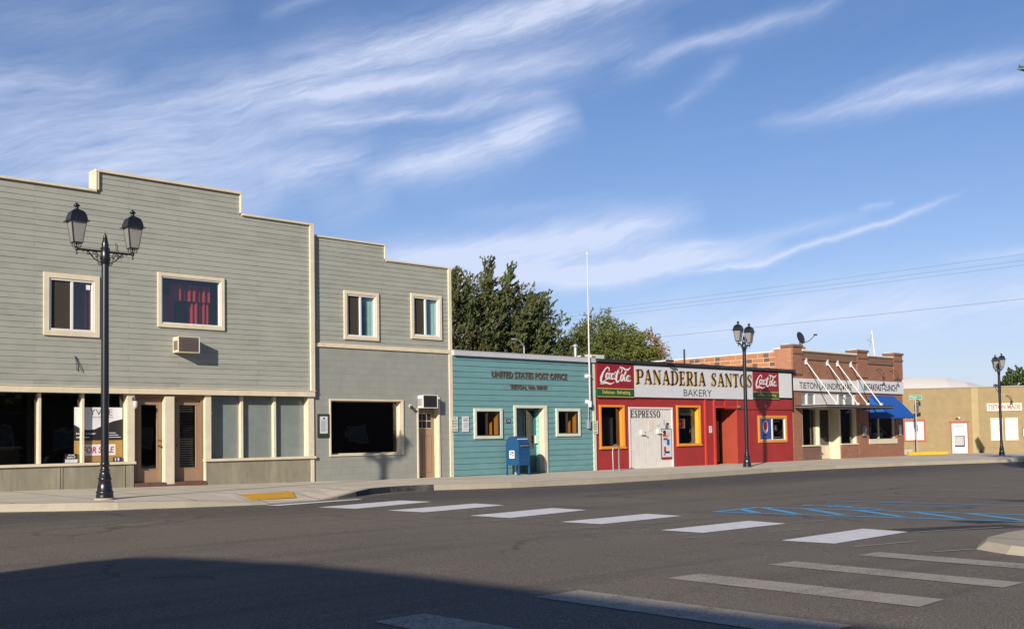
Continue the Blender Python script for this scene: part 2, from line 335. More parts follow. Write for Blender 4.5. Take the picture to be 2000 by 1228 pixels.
leafmat('autumn_leaf', (.30, .17, .04), (.40, .25, .06), (.22, .19, .05))
leafmat('park_leaf', (.05, .09, .025), (.10, .14, .035), (.12, .11, .03))
paint('bark', (.10, .075, .055), .9, .2, 3)

# ------------------------------------------------------------------ mesh helpers
def wloc(o):
    v = Vector((0, 0, 0))
    while o is not None: v += o.location; o = o.parent
    return v
SPLIT = {'base_wall', 'base_panel', 'pier_cap', 'coping', 'trim', 'shopfront_trim', 'window_display', 'door_frame', 'threshold', 'pictures', 'door_lintel', 'loose_wire', 'blind', 'emblem', 'parapet_flashing', 'frame', 'louvre', 'upper_rooms', 'shop_rooms'}
class MB:
    def __init__(s): s.v = []; s.f = []; s.fm = []; s.sm = []
    def add(s, vs, fs, mat, smooth=False):
        k = len(s.v); s.v += [tuple(p) for p in vs]
        for f in fs: s.f.append([i+k for i in f]); s.fm.append(mat); s.sm.append(smooth)
        return s
    def box(s, x0, x1, y0, y1, z0, z1, mat):
        vs = [(x, y, z) for x in (x0, x1) for y in (y0, y1) for z in (z0, z1)]
        return s.add(vs, [(0, 1, 3, 2), (4, 6, 7, 5), (0, 4, 5, 1), (2, 3, 7, 6), (0, 2, 6, 4), (1, 5, 7, 3)], mat)
    def quad(s, a, b_, c, d, mat): return s.add([a, b_, c, d], [(0, 1, 2, 3)], mat)
    def poly(s, pts, mat): return s.add(pts, [tuple(range(len(pts)))], mat)
    def lathe(s, cx, cy, prof, mat, seg=20, cap=True):
        vs = []; fs = []
        for r, z in prof:
            for i in range(seg): a = 2*math.pi*i/seg; vs.append((cx+r*math.cos(a), cy+r*math.sin(a), z))
        for j in range(len(prof)-1):
            for i in range(seg): i2 = (i+1) % seg; fs.append((j*seg+i, j*seg+i2, (j+1)*seg+i2, (j+1)*seg+i))
        s.add(vs, fs, mat, True)
        if cap:
            s.add(vs[:seg], [tuple(reversed(range(seg)))], mat); s.add(vs[-seg:], [tuple(range(seg))], mat)
        return s
    def tube(s, pts, r, mat, seg=8, r1=None):
        pts = [Vector(p) for p in pts]; n = len(pts); vs = []; fs = []
        for i, p in enumerate(pts):
            d = (pts[min(i+1, n-1)]-pts[max(i-1, 0)]).normalized()
            a = d.cross(Vector((0, 0, 1)))
            if a.length < .05: a = d.cross(Vector((0, 1, 0)))
            a.normalize(); b2 = d.cross(a); rr = r if r1 is None else r+(r1-r)*i/(n-1)
            for k in range(seg): t = 2*math.pi*k/seg; vs.append(p+a*rr*math.cos(t)+b2*rr*math.sin(t))
        for i in range(n-1):
            for k in range(seg): k2 = (k+1) % seg; fs.append((i*seg+k, i*seg+k2, (i+1)*seg+k2, (i+1)*seg+k))
        s.add(vs, fs, mat, True); s.add(vs[:seg], [tuple(range(seg))], mat); s.add(vs[-seg:], [tuple(range(seg))], mat); return s
    def cyl(s, c, r, h, axis, mat, seg=20):
        c = Vector(c); ax = {'x': Vector((1, 0, 0)), 'y': Vector((0, 1, 0)), 'z': Vector((0, 0, 1))}[axis]
        return s.tube([c-ax*h/2, c+ax*h/2], r, mat, seg)
    def prism(s, pts2, y0, y1, mat, pl='xz'):
        n = len(pts2)
        def P(p, y): return (p[0], y, p[1]) if pl == 'xz' else ((y, p[0], p[1]) if pl == 'yz' else (p[0], p[1], y))
        vs = [P(p, y0) for p in pts2]+[P(p, y1) for p in pts2]
        fs = [tuple(range(n)), tuple(reversed(range(n, 2*n)))]+[(i, i+n, (i+1) % n+n, (i+1) % n) for i in range(n)]
        return s.add(vs, fs, mat)
    def frame(s, x0, x1, z0, z1, w, y0, y1, mat, wb=None, wt=None):
        wb = w if wb is None else wb; wt = w if wt is None else wt
        s.box(x0, x0+w, y0, y1, z0, z1, mat); s.box(x1-w, x1, y0, y1, z0, z1, mat)
        s.box(x0+w, x1-w, y0+.001, y1, z1-wt, z1, mat); s.box(x0+w, x1-w, y0+.001, y1, z0, z0+wb, mat); return s
    def islands(s, gap=.012):
        up_ = list(range(len(s.v)))
        def fd(a):
            while up_[a] != a: up_[a] = up_[up_[a]]; a = up_[a]
            return a
        for f in s.f:
            for q in f[1:]: up_[fd(q)] = fd(f[0])
        g = {}
        for i, f in enumerate(s.f): g.setdefault(fd(f[0]), []).append(i)
        gs = []
        for fi in g.values():
            vs = {q for i in fi for q in s.f[i]}; lo = [min(s.v[q][k] for q in vs)-gap for k in range(3)]; hi = [max(s.v[q][k] for q in vs)+gap for k in range(3)]
            gs.append([fi, lo, hi])
        ch = True
        while ch:
            ch = False
            for i in range(len(gs)):
                for j in range(i+1, len(gs)):
                    if all(gs[i][1][k] <= gs[j][2][k] and gs[j][1][k] <= gs[i][2][k] for k in range(3)):
                        gs[i] = [gs[i][0]+gs[j][0], [min(a, b_) for a, b_ in zip(gs[i][1], gs[j][1])], [max(a, b_) for a, b_ in zip(gs[i][2], gs[j][2])]]; del gs[j]; ch = True; break
                if ch: break
        return [g_[0] for g_ in gs]
    def build(s, name, parent=None, local=False, bevel=0):
        if name in SPLIT and parent is not None:
            isl = s.islands()
            if len(isl) > 1:
                last = None
                for fi in isl:
                    t = MB()
                    for i in fi: k = len(t.v); t.v += [s.v[q] for q in s.f[i]]; t.f.append(list(range(k, k+len(s.f[i])))); t.fm.append(s.fm[i]); t.sm.append(s.sm[i])
                    last = t.weld().make(name, parent, local, bevel)
                return last
        return s.make(name, parent, local, bevel)
    def weld(s):
        d = {}; nv = []
        mp = []
        for p in s.v:
            if p not in d: d[p] = len(nv); nv.append(p)
            mp.append(d[p])
        s.v = nv; s.f = [[mp[q] for q in f] for f in s.f]; return s
    def make(s, name, parent=None, local=False, bevel=0):
        me = bpy.data.meshes.new(name)
        off = Vector((0, 0, 0)) if (local or parent is None) else wloc(parent)
        me.from_pydata([(p[0]-off.x, p[1]-off.y, p[2]-off.z) for p in s.v], [], s.f)
        names = []
        for q in s.fm:
            if q not in names: names.append(q)
        for q in names: me.materials.append(MATS[q])
        me.polygons.foreach_set('material_index', [names.index(q) for q in s.fm])
        me.polygons.foreach_set('use_smooth', s.sm); me.validate(); me.update()
        o = bpy.data.objects.new(name, me); COL.objects.link(o); o.parent = parent
        if bevel:
            md = o.modifiers.new('bevel', 'BEVEL'); md.width = bevel; md.segments = 2; md.limit_method = 'ANGLE'
        return o
def thing(name, label, cat, loc=(0, 0, 0), rz=0, group=None):
    o = bpy.data.objects.new(name, None); COL.objects.link(o); o.location = loc; o.rotation_euler = (0, 0, rz)
    o.empty_display_size = .2
    o['label'] = label; o['category'] = cat
    if group: o['group'] = group
    return o
def tag(o, label, cat, group=None):
    o['label'] = label; o['category'] = cat
    if group: o['group'] = group
    return o
def struct(o): o['kind'] = 'structure'; return o

def cut(rect, holes, zcuts=()):
    """rect minus holes -> list of (x0,x1,z0,z1)"""
    X0, X1, Z0, Z1 = rect
    zs = sorted(set([Z0, Z1]+[z for h in holes for z in (h[2], h[3]) if Z0 < z < Z1]+[z for z in zcuts if Z0 < z < Z1]))
    out = []
    for za, zb in zip(zs[:-1], zs[1:]):
        if zb-za < 1e-5: continue
        zc = (za+zb)/2; xs = [(X0, X1)]
        for h in holes:
            if h[2] < zc < h[3]:
                nx = []
                for a, b_ in xs:
                    if h[1] <= a or h[0] >= b_: nx.append((a, b_)); continue
                    if h[0] > a: nx.append((a, h[0]))
                    if h[1] < b_: nx.append((h[1], b_))
                xs = nx
        out += [(a, b_, za, zb) for a, b_ in xs]
    return out
def wall(mb, rect, holes, y, mat, depth=.2, reveal=None):
    for a, b_, c, d in cut(rect, holes): mb.quad((a, y, c), (b_, y, c), (b_, y, d), (a, y, d), mat)
    for h in holes:
        x0, x1, z0, z1 = h[:4]
        if x1 <= rect[0] or x0 >= rect[1] or z1 <= rect[2] or z0 >= rect[3]: continue
        m_ = reveal or mat; y1 = y+(h[4] if len(h) > 4 else depth)
        mb.quad((x0, y, z0), (x0, y1, z0), (x0, y1, z1), (x0, y, z1), m_); mb.quad((x1, y, z0), (x1, y, z1), (x1, y1, z1), (x1, y1, z0), m_)
        mb.quad((x0, y, z1), (x0, y1, z1), (x1, y1, z1), (x1, y, z1), m_); mb.quad((x0, y, z0), (x1, y, z0), (x1, y1, z0), (x0, y1, z0), m_)
def siding(mb, rect, holes, y, mat, course, lap=.009):
    z0, z1 = rect[2], rect[3]; k0 = math.floor(z0/course)
    zc = [k*course for k in range(k0, int(z1/course)+2)]
    for a, b_, c, d in cut(rect, holes, zc):
        k = math.floor((c+d)/2/course); bz = k*course
        yo = lambda z: y-lap*(1-(z-bz)/course)
        mb.quad((a, yo(c), c), (b_, yo(c), c), (b_, yo(d), d), (a, yo(d), d), mat)
        if abs(c-bz) < 1e-4: mb.quad((a, y, c), (b_, y, c), (b_, yo(c), c), (a, yo(c), c), mat)
def shell(mb, x0, x1, y0, y1, z0, z1, mat, roof=None, front=False):
    """side, back, floor and roof of a building behind its front"""
    mb.quad((x0, y0, z0), (x0, y1, z0), (x0, y1, z1), (x0, y0, z1), mat); mb.quad((x1, y0, z0), (x1, y0, z1), (x1, y1, z1), (x1, y1, z0), mat)
    mb.quad((x0, y1, z0), (x1, y1, z0), (x1, y1, z1), (x0, y1, z1), mat)
    mb.quad((x0, y0, z1), (x0, y1, z1), (x1, y1, z1), (x1, y0, z1), roof or mat)
def room(mb, x0, x1, y0, y1, z0, z1, mat='dark_room', wmat=None):
    w_ = wmat or mat
    mb.quad((x0, y0, z0), (x0, y1, z0), (x0, y1, z1), (x0, y0, z1), w_); mb.quad((x1, y0, z0), (x1, y0, z1), (x1, y1, z1), (x1, y1, z0), w_)
    mb.quad((x0, y1, z0), (x1, y1, z0), (x1, y1, z1), (x0, y1, z1), w_); mb.quad((x0, y0, z0), (x1, y0, z0), (x1, y1, z0), (x0, y1, z0), mat); mb.quad((x0, y0, z1), (x1, y0, z1), (x1, y1, z1), (x0, y1, z1), mat)

# ---- lettering
_tc = {}
def _text_mesh(body, bold, shear):
    k = (body, bold, shear)
    if k not in _tc:
        c = bpy.data.curves.new('t', 'FONT'); c.body = body; c.offset = bold; c.shear = shear; c.resolution_u = 3
        o = bpy.data.objects.new('t', c); COL.objects.link(o)
        dg = bpy.context.evaluated_depsgraph_get(); dg.update()
        me = bpy.data.meshes.new_from_object(o.evaluated_get(dg))
        _tc[k] = ([v.co.copy() for v in me.vertices], [tuple(p.vertices) for p in me.polygons])
        bpy.data.objects.remove(o); bpy.data.curves.remove(c); bpy.data.meshes.remove(me)
    return _tc[k]
def text(mb, body, x0, x1, z0, z1, y, mat, bold=0, shear=0, thick=0, pl='xz'):
    vs, fs = _text_mesh(body, bold, shear)
    if not vs: return
    ax = min(v.x for v in vs); bx = max(v.x for v in vs); az_ = min(v.y for v in vs); bz = max(v.y for v in vs)
    def P(v, yy):
        a = x0+(v.x-ax)/(bx-ax)*(x1-x0); c = z0+(v.y-az_)/(bz-az_)*(z1-z0)
        return (a, yy, c) if pl == 'xz' else (yy, a, c)
    mb.add([P(v, y) for v in vs], fs, mat)
    if thick:
        from collections import Counter
        ec = Counter()
        for f in fs:
            for i in range(len(f)): ec[frozenset((f[i], f[(i+1) % len(f)]))] += 1
        k = [P(v, y) for v in vs]+[P(v, y+thick) for v in vs]; n = len(vs)
        mb.add(k, [(a, b_, b_+n, a+n) for a, b_ in [tuple(e) for e, c in ec.items() if c == 1]], mat)
def ribbon(mb, pts, x0, x1, z0, z1, y, mat, asp=1.0):
    """pts: (u,v,w) in a unit box; w = width relative to the height; asp = box width / height"""
    P = [Vector((p[0]*asp, p[1])) for p in pts]; n = len(P); L = []; Rr = []
    for i in range(n):
        d = (P[min(i+1, n-1)]-P[max(i-1, 0)]); d = d.normalized() if d.length > 1e-6 else Vector((1, 0)); q = Vector((-d.y, d.x))*pts[i][2]/2
        L.append(P[i]+q); Rr.append(P[i]-q)
    f = lambda v: (x0+v.x/asp*(x1-x0), y, z0+v.y*(z1-z0))
    for i in range(n-1): mb.quad(f(L[i]), f(L[i+1]), f(Rr[i+1]), f(Rr[i]), mat)
def arc(cx, cy, rx, ry, a0, a1, w0, w1, n=12):
    """thick on the sides (w1), thin at top and bottom (w0)"""
    o = []
    for i in range(n+1):
        a = R(a0+(a1-a0)*i/n); c = abs(math.cos(a)); o.append((cx+rx*math.cos(a), cy+ry*math.sin(a), w0+(w1-w0)*c))
    return o
TH, TK = .07, .19
SERIF = {
 'P': (.66, [('r', .08, 0, .27, 1), ('r', 0, 0, .36, .06), ('r', 0, .94, .3, 1), ('s', [(.27, .965, TH), (.42, .965, TH)]+arc(.42, .71, .19, .255, 88, -88, TH, TK)+[(.42, .455, TH), (.27, .455, TH)])]),
 'R': (.74, [('r', .08, 0, .27, 1), ('r', 0, 0, .36, .06), ('r', 0, .94, .3, 1), ('s', [(.27, .965, TH), (.40, .965, TH)]+arc(.40, .72, .18, .245, 88, -88, TH, TK)+[(.40, .475, TH), (.27, .475, TH)]), ('s', [(.38, .48, .15), (.50, .25, .19), (.62, .03, .17)]), ('r', .55, 0, .76, .06)]),
 'A': (.78, [('s', [(.36, .98, TH), (.13, .03, TH)]), ('s', [(.39, 1.0, .17), (.65, .03, .20)]), ('r', .2, .30, .58, .37), ('r', .02, 0, .26, .06), ('r', .50, 0, .80, .06)]),
 'N': (.80, [('r', .11, 0, .18, 1), ('r', .62, 0, .69, 1), ('s', [(.13, .98, .16), (.67, .03, .20)]), ('r', .02, 0, .28, .06), ('r', .0, .94, .2, 1), ('r', .52, .94, .80, 1)]),
 'D': (.76, [('r', .08, 0, .27, 1), ('r', 0, 0, .36, .06), ('r', 0, .94, .36, 1), ('s', [(.27, .965, TH), (.36, .965, TH)]+arc(.36, .5, .30, .465, 88, -88, TH, .2)+[(.36, .035, TH), (.27, .035, TH)])]),
 'E': (.64, [('r', .08, 0, .27, 1), ('r', 0, 0, .58, .07), ('r', 0, .93, .56, 1), ('r', .27, .47, .46, .54), ('r', .50, 0, .58, .27), ('r', .49, .75, .56, 1), ('r', .42, .38, .48, .63)]),
 'I': (.36, [('r', .08, 0, .27, 1), ('r', 0, 0, .35, .06), ('r', 0, .94, .35, 1)]),
 'T': (.68, [('r', .24, 0, .43, 1), ('r', .14, 0, .53, .06), ('r', 0, .93, .67, 1), ('r', 0, .72, .06, 1), ('r', .61, .72, .67, 1)]),
 'O': (.78, [('s', arc(.38, .5, .28, .465, 0, 360, TH, .2, 28))]),
 'S': (.60, [('s', [(.50, .76, .06), (.46, .9, .07), (.30, .965, .08), (.15, .88, .14), (.11, .74, .18), (.20, .60, .20), (.34, .48, .21), (.45, .35, .19), (.46, .2, .16), (.38, .07, .11), (.24, .035, .08), (.11, .1, .06), (.07, .26, .06)]), ('r', .47, .70, .53, .98), ('r', .04, .02, .10, .30)]),
 ' ': (.42, []),
}
def serif_text(mb, body, x0, x1, z0, z1, y, mat, gap=.09):
    tw = sum(SERIF[c][0]+gap for c in body)-gap; k = (x1-x0)/tw; cx = x0; H = z1-z0
    for c in body:
        w_, st = SERIF[c]
        for q in st:
            if q[0] == 'r': mb.quad(*[(cx+a*k, y, z0+v*H) for a, v in ((q[1], q[2]), (q[3], q[2]), (q[3], q[4]), (q[1], q[4]))], mat)
            else: ribbon(mb, q[1], cx, cx+k, z0, z1, y, mat, 1.0)
        cx += (w_+gap)*k
def cola_script(mb, x0, x1, z0, z1, y, mat):
    A = (x1-x0)/(z1-z0)
    def st(p): ribbon(mb, p, x0, x1, z0, z1, y, mat, A)
    st([(.30, .70, .05), (.305, .86, .08), (.26, .93, .07), (.20, .84, .07), (.12, .62, .12), (.065, .38, .16), (.055, .20, .15), (.085, .12, .11), (.14, .15, .08), (.20, .26, .05)])
    st([(.03, .05, .03), (.10, .07, .08), (.20, .12, .10), (.27, .09, .09), (.32, .05, .08), (.38, .08, .05), (.46, .16, .02)])
    def ell(cx, cy, rx, ry, sl=.25, w0=.05, w1=.11):
        st([(cx+rx*math.cos(R(a))+sl*ry*math.sin(R(a))*.35, cy+ry*math.sin(R(a)), w0+(w1-w0)*abs(math.cos(R(a)))) for a in range(0, 361, 24)])
    ell(.245, .46, .038, .16); 
    st([(.355, .58, .09), (.325, .62, .06), (.30, .48, .11), (.305, .33, .09), (.335, .31, .05), (.365, .40, .03)])
    ell(.40, .46, .036, .15); st([(.455, .62, .09), (.435, .38, .10), (.455, .31, .06), (.49, .40, .03)])
    st([(.47, .66, .07), (.51, .68, .07)])
    st([(.655, .62, .04), (.69, .78, .07), (.68, .92, .08), (.63, .93, .06), (.57, .78, .09), (.52, .52, .15), (.505, .30, .15), (.53, .17, .11), (.57, .18, .07), (.62, .30, .04)])
    st([(.60, .60, .03), (.585, .82, .05), (.63, .97, .06), (.71, .93, .07), (.80, .82, .10), (.88, .84, .09), (.95, .97, .03)])
    ell(.685, .40, .038, .17)
    st([(.80, .80, .05), (.765, .55, .10), (.755, .30, .11), (.775, .22, .06), (.80, .30, .03)]); st([(.755, .42, .03), (.80, .62, .04), (.825, .80, .05), (.80, .82, .04)])
    ell(.865, .38, .036, .15); st([(.92, .54, .09), (.90, .30, .10), (.92, .22, .06), (.96, .31, .03)])

# ------------------------------------------------------------------ terrain heights
FY = 26.2
ZS = [(-300, .14), (8, .14), (18, 0.0), (22, -.035), (30, -.045), (50, -.055), (58, -.15), (66, -.27), (90, -.4), (400, -.4)]
def zs(x):
    for (a, za), (b_, zb) in zip(ZS[:-1], ZS[1:]):
        if x <= b_: return za+(zb-za)*(x-a)/(b_-a)
    return ZS[-1][1]
def zr(x, y): return zs(x)-.15-.012*(20.8-min(20.8, max(-20, y)))
# ================================================================== GROUND
mb = MB()
xs = [-600, -40, 8, 18, 22, 30, 50, 58, 66, 90, 600]; ys = [-600, -20, 20.8, 26, 600]
g_ = [[(x, y, zr(x, y)-(0 if y < 400 else 0)) for y in ys] for x in xs]
for i in range(len(xs)-1):
    for j in range(len(ys)-1): mb.quad(g_[i][j], g_[i+1][j], g_[i+1][j+1], g_[i][j+1], 'asphalt')
o = mb.build('road'); struct(o)
def drape(name, quads, mat, lift=.004, n=8):
    mb = MB()
    for q in quads:
        A, B, C, D = [Vector((p[0]*.984, p[1]*.984, 0)) for p in q]
        def P(s, t):
            p = (A*(1-s)+B*s)*(1-t)+(D*(1-s)+C*s)*t; return (p.x, p.y, zr(p.x, p.y)+lift)
        for i in range(n):
            for j in range(n): mb.quad(P(i/n, j/n), P((i+1)/n, j/n), P((i+1)/n, (j+1)/n), P(i/n, (j+1)/n), mat)
    o = mb.build(name); return o
def line_q(a, b_, w_):
    a = Vector(a); b_ = Vector(b_); d = (b_-a).normalized(); q = Vector((-d.y, d.x))*w_/2
    return [tuple(a-q), tuple(b_-q), tuple(b_+q), tuple(a+q)]
bars = [[(12.12, 8.03), (12.30, 7.33), (14.67, 7.52), (14.66, 8.24)], [(12.10, 10.12), (12.22, 9.43), (14.58, 9.56), (14.59, 10.29)],
        [(12.02, 12.19), (12.21, 11.45), (14.60, 11.72), (14.50, 12.47)], [(11.75, 14.22), (11.93, 13.36), (14.40, 13.88), (14.25, 14.70)],
        [(11.38, 16.23), (11.63, 15.41), (14.10, 15.95), (14.00, 16.78)], [(10.85, 17.87), (11.19, 17.04), (13.66, 17.83), (13.43, 18.65)]]
TXT = ['fresh white crosswalk bar nearest to the park kerb', 'fresh white crosswalk bar, second out from the park kerb', 'fresh white crosswalk bar, third out from the park kerb',
       'fresh white crosswalk bar, fourth out from the park kerb', 'fresh white crosswalk bar, second out from the shop pavement', 'fresh white crosswalk bar nearest to the yellow tactile plate']
def marking(quads, mat, name, lift=.004, n=8):
    o = drape(name, quads, mat, lift, n); struct(o); return o
for q in bars: marking([q], 'fresh_white_paint', 'crosswalk_bar', .006)
marking([[(10.31, 19.05), (10.5, 18.8), (13.02, 19.52), (13.0, 19.72)]], 'fresh_white_paint', 'crosswalk_bar', .006)
old = [[(8.00, 6.63), (8.52, 6.63), (8.76, 4.18), (8.20, 4.13)], [(9.69, 6.60), (10.18, 6.58), (10.36, 4.15), (9.86, 4.14)], [(11.28, 6.42), (11.79, 6.43), (11.99, 4.2), (11.5, 4.15)],
       [(6.30, 6.74), (6.86, 6.72), (7.10, 4.1), (6.5, 4.1)], [(4.60, 6.76), (5.10, 6.78), (5.4, 4.1), (4.8, 4.1)]]
for q in old: marking([q], 'old_white_paint', 'worn_crosswalk_bar', .006)
gh = []
for q in bars[:4]:
    c = [(p[0]-.75, p[1]+.28) for p in q]; gh.append(c)
marking(gh, 'ghost_paint', 'ghost_marking', .003)
tl_ = [line_q((11.4, 9.1), (11.75, 9.0), .06), line_q((12.1, 6.95), (13.4, 6.75), .05), line_q((14.7, 7.45), (16.6, 6.95), .06), line_q((11.3, 11.2), (11.8, 11.1), .06), line_q((14.8, 9.6), (15.7, 9.5), .06),
       line_q((13.1, 8.9), (13.9, 8.8), .05), line_q((11.3, 13.1), (11.8, 13.0), .06), line_q((14.6, 11.9), (15.1, 11.85), .05), line_q((12.6, 11.05), (13.4, 10.95), .05), line_q((10.7, 15.1), (11.2, 15.0), .06),
       line_q((12.3, 6.0), (13.0, 5.8), .05)]
marking(tl_, 'thin_white_paint', 'layout_dash', .008, 3)
hp = [(15.88, 11.97), (17.64, 12.19), (19.6, 7.6), (18.08, 7.05)]
hq = [line_q(hp[0], hp[1], .15), line_q(hp[1], (22.2, 1.6), .15), line_q(hp[0], (20.3, 2.1), .15)]
for a, b_ in [((16.86, 12.05), (16.20, 11.20)), ((17.60, 12.05), (16.62, 10.65)), ((17.98, 11.34), (17.04, 9.98)), ((18.38, 10.45), (17.46, 9.06)), ((18.76, 9.55), (17.86, 8.15)), ((19.14, 8.65), (18.26, 7.25)), ((19.52, 7.75), (18.66, 6.35)), ((19.9, 6.85), (19.06, 5.45)), ((20.3, 5.95), (19.46, 4.55))]:
    hq.append(line_q(a, b_, .20))
marking(hq, 'blue_road_paint', 'blue_hatched_aisle', .005, 10)
marking([line_q((20.50, 12.40), (24.6, 2.6), .13)], 'blue_road_paint', 'blue_bay_line', .005, 10)
# wheelchair symbol, lying with its head towards the shops
c0 = Vector((19.25, 11.1)); ax = Vector((.40, -.92)).normalized(); bx_ = Vector((ax.y, -ax.x))
def WP(u, v): p = c0+ax*u+bx_*v; return (p.x, p.y)
wq = []
for i in range(11):
    a0, a1 = R(40+i*22), R(40+(i+1)*22); wq.append(line_q(WP(.10+.42*math.cos(a0), .42*math.sin(a0)), WP(.10+.42*math.cos(a1), .42*math.sin(a1)), .11))
wq += [line_q(WP(-.95, 0), WP(-.72, 0), .24), line_q(WP(-.70, .0), WP(.02, .02), .14), line_q(WP(-.35, 0), WP(-.33, .42), .10), line_q(WP(.0, .0), WP(.02, .50), .12), line_q(WP(.02, .46), WP(.62, .52), .12), line_q(WP(.60, .5), WP(.66, .72), .10)]
marking(wq, 'blue_road_paint', 'blue_wheelchair_symbol', .005, 2)
marking([line_q((20.15, 10.9), (20.75, 9.4), .10)], 'blue_road_paint', 'blue_symbol_stroke', .005, 4)
for a, b_ in [((23.3, 12.5), (25.6, 6.0)), ((26.05, 12.45), (29.0, 6.0)), ((28.6, 12.5), (32, 6.0)), ((31.3, 12.6), (35, 6)), ((34.2, 12.6), (38, 6))]:
    marking([line_q(a, b_, .09)], 'thin_white_paint', 'parking_bay_line', .005, 8)
marking([[(14.9, 8.0), (14.75, 7.5), (17.0, 6.6), (17.2, 7.2)], [(17.1, 8.1), (17.0, 7.5), (18.6, 6.9), (18.7, 7.3)], [(23.2, 10.0), (23, 9.3), (24.6, 7.2), (25.2, 8)]], 'oil_stain', 'oil_stain', .003)

# kerb and pavement (outer edge points x, y, kerb height)
CP = [(-60, 24, .15), (0, 23, .15), (4, 21.75, .15), (5.76, 20.70, .15), (6.7, 20.0, .15), (7.49, 19.50, .145), (8.7, 19.22, .13), (10.0, 19.05, .05), (10.4, 19.02, .012), (11.9, 19.45, .012), (12.5, 19.72, .05), (13.3, 20.2, .12),
      (14.05, 20.75, .15), (15.0, 21.25, .15), (15.79, 21.5, .15), (16.6, 21.55, .15), (17.6, 21.3, .15), (18.9, 21.06, .15), (22, 20.95, .15), (25.4, 21.0, .15), (32, 21.5, .15), (36, 21.3, .15), (40.1, 20.65, .15), (44, 19.8, .15), (47.4, 18.79, .15), (52, 17.2, .15), (60, 14, .15), (80, 6, .15)]
KW = .16
def inner(i, w_):
    a = Vector(CP[max(0, i-1)][:2]); c = Vector(CP[min(len(CP)-1, i+1)][:2]); d = (c-a).normalized(); p = Vector(CP[i][:2])+Vector((-d.y, d.x))*w_; return p
def ztop(x, y, h): return zr(x, y)+h
mb = MB(); st_ = MB(); sw = MB()
for i in range(len(CP)-1):
    (xa, ya, ha), (xb, yb, hb) = CP[i], CP[i+1]; pa = inner(i, KW); pb = inner(i+1, KW)
    A0 = (xa, ya, zr(xa, ya)-.05); B0 = (xb, yb, zr(xb, yb)-.05); A1 = (xa+(pa.x-xa)*.12, ya+(pa.y-ya)*.12, ztop(xa, ya, ha)); B1 = (xb+(pb.x-xb)*.12, yb+(pb.y-yb)*.12, ztop(xb, yb, hb))
    A2 = (pa.x, pa.y, A1[2]+.003); B2 = (pb.x, pb.y, B1[2]+.003)
    dark_run = 13.2 < xa < 16.2
    t = st_ if dark_run else mb
    t.quad(A0, B0, B1, A1, 'dark_kerb' if dark_run else 'kerb_concrete'); mb.quad(A1, B1, B2, A2, 'kerb_concrete')
    # pavement from the kerb back to the fronts, in three bands so that the ramp blends out
    def row(x, p, h): 
        back = 26.6 if x < 51.2 else 60
        zk = ztop(x, CP[i][1], h); return [(p.x, p.y, None)]
    fa = 26.75 if xa < 51 else 70; fb = 26.75 if xb < 51 else 70
    def zz(p, h, f): 
        full = zs(p[0]); dk = full-.15*0; z0_ = zr(p[0], p[1])+h
        return z0_ if f == 0 else full
    c1 = (pa.x, pa.y+1.5, zs(pa.x)-.0); d1 = (pb.x, pb.y+1.5, zs(pb.x))
    sw.quad(A2, B2, d1, c1, 'sidewalk_concrete'); sw.quad(c1, d1, (pb.x, fb, zs(pb.x)), (pa.x, fa, zs(pa.x)), 'sidewalk_concrete')
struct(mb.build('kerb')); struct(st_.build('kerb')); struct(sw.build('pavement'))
gq = []
for i in range(3, len(CP)-2):
    a = Vector(CP[i][:2]); c = Vector(CP[i+1][:2]); k_ = 1/.984; d = (c-a).normalized(); q = Vector((d.y, -d.x))
    gq.append([tuple((a+q*.005)*k_), tuple((c+q*.005)*k_), tuple((c+q*.34)*k_), tuple((a+q*.34)*k_)])
marking(gq, 'gutter_grit', 'gutter_grit', .003, 4)
# lamp foot pads and tactile plate
tp = [(10.33, 19.62), (11.55, 19.92), (11.98, 20.85), (10.50, 20.50)]
mb = MB()
def ztac(x, y):   # height of the ramp surface between the kerb and the flat pavement
    yk = 19.2 if x < 11 else 19.45
    t = max(0, min(1, (y-yk-KW)/1.5)); za = zr(x, yk)+.015; return za+(zs(x)-za)*t+.022
mb.poly([(x, y, ztac(x, y)) for x, y in tp], 'tactile_yellow')
o = mb.build('tactile_plate'); tag(o, 'yellow tactile plate set in the pavement ramp at the crosswalk end', 'tactile plate')
# park corner kerb on the right
IP = [(12.62, 4.0), (12.58, 4.7), (12.66, 5.2), (12.95, 5.62), (13.5, 5.84), (14.4, 5.96), (15.4, 5.98), (20, 4.8), (26, 1.5), (60, -8), (60, -40), (12.6, -40)]
mb = MB(); n = len(IP)
def zi(x, y): return zr(x, y)+.10
cx_, cy_ = 22, -8
inn = [(x+(16-x)*.06 if x < 16 else x, y-(.18 if y > 0 else 0), 0) for x, y in IP]
low = [(x-.10 if x < 14 else x, y+(.10 if x > 12.9 and x < 25 else .03)) for x, y in IP]
for i in range(n):
    j = (i+1) % n; a, c = IP[i], IP[j]; la, lc = low[i], low[j]
    mb.quad((la[0], la[1], zr(*la)-.01), (lc[0], lc[1], zr(*lc)-.01), (c[0], c[1], zi(*c)), (a[0], a[1], zi(*a)), 'kerb_concrete')
mb.poly([(x, y, zi(x, y)+.001) for x, y in reversed(IP)], 'island_concrete')
struct(mb.build('park_corner_pavement'))

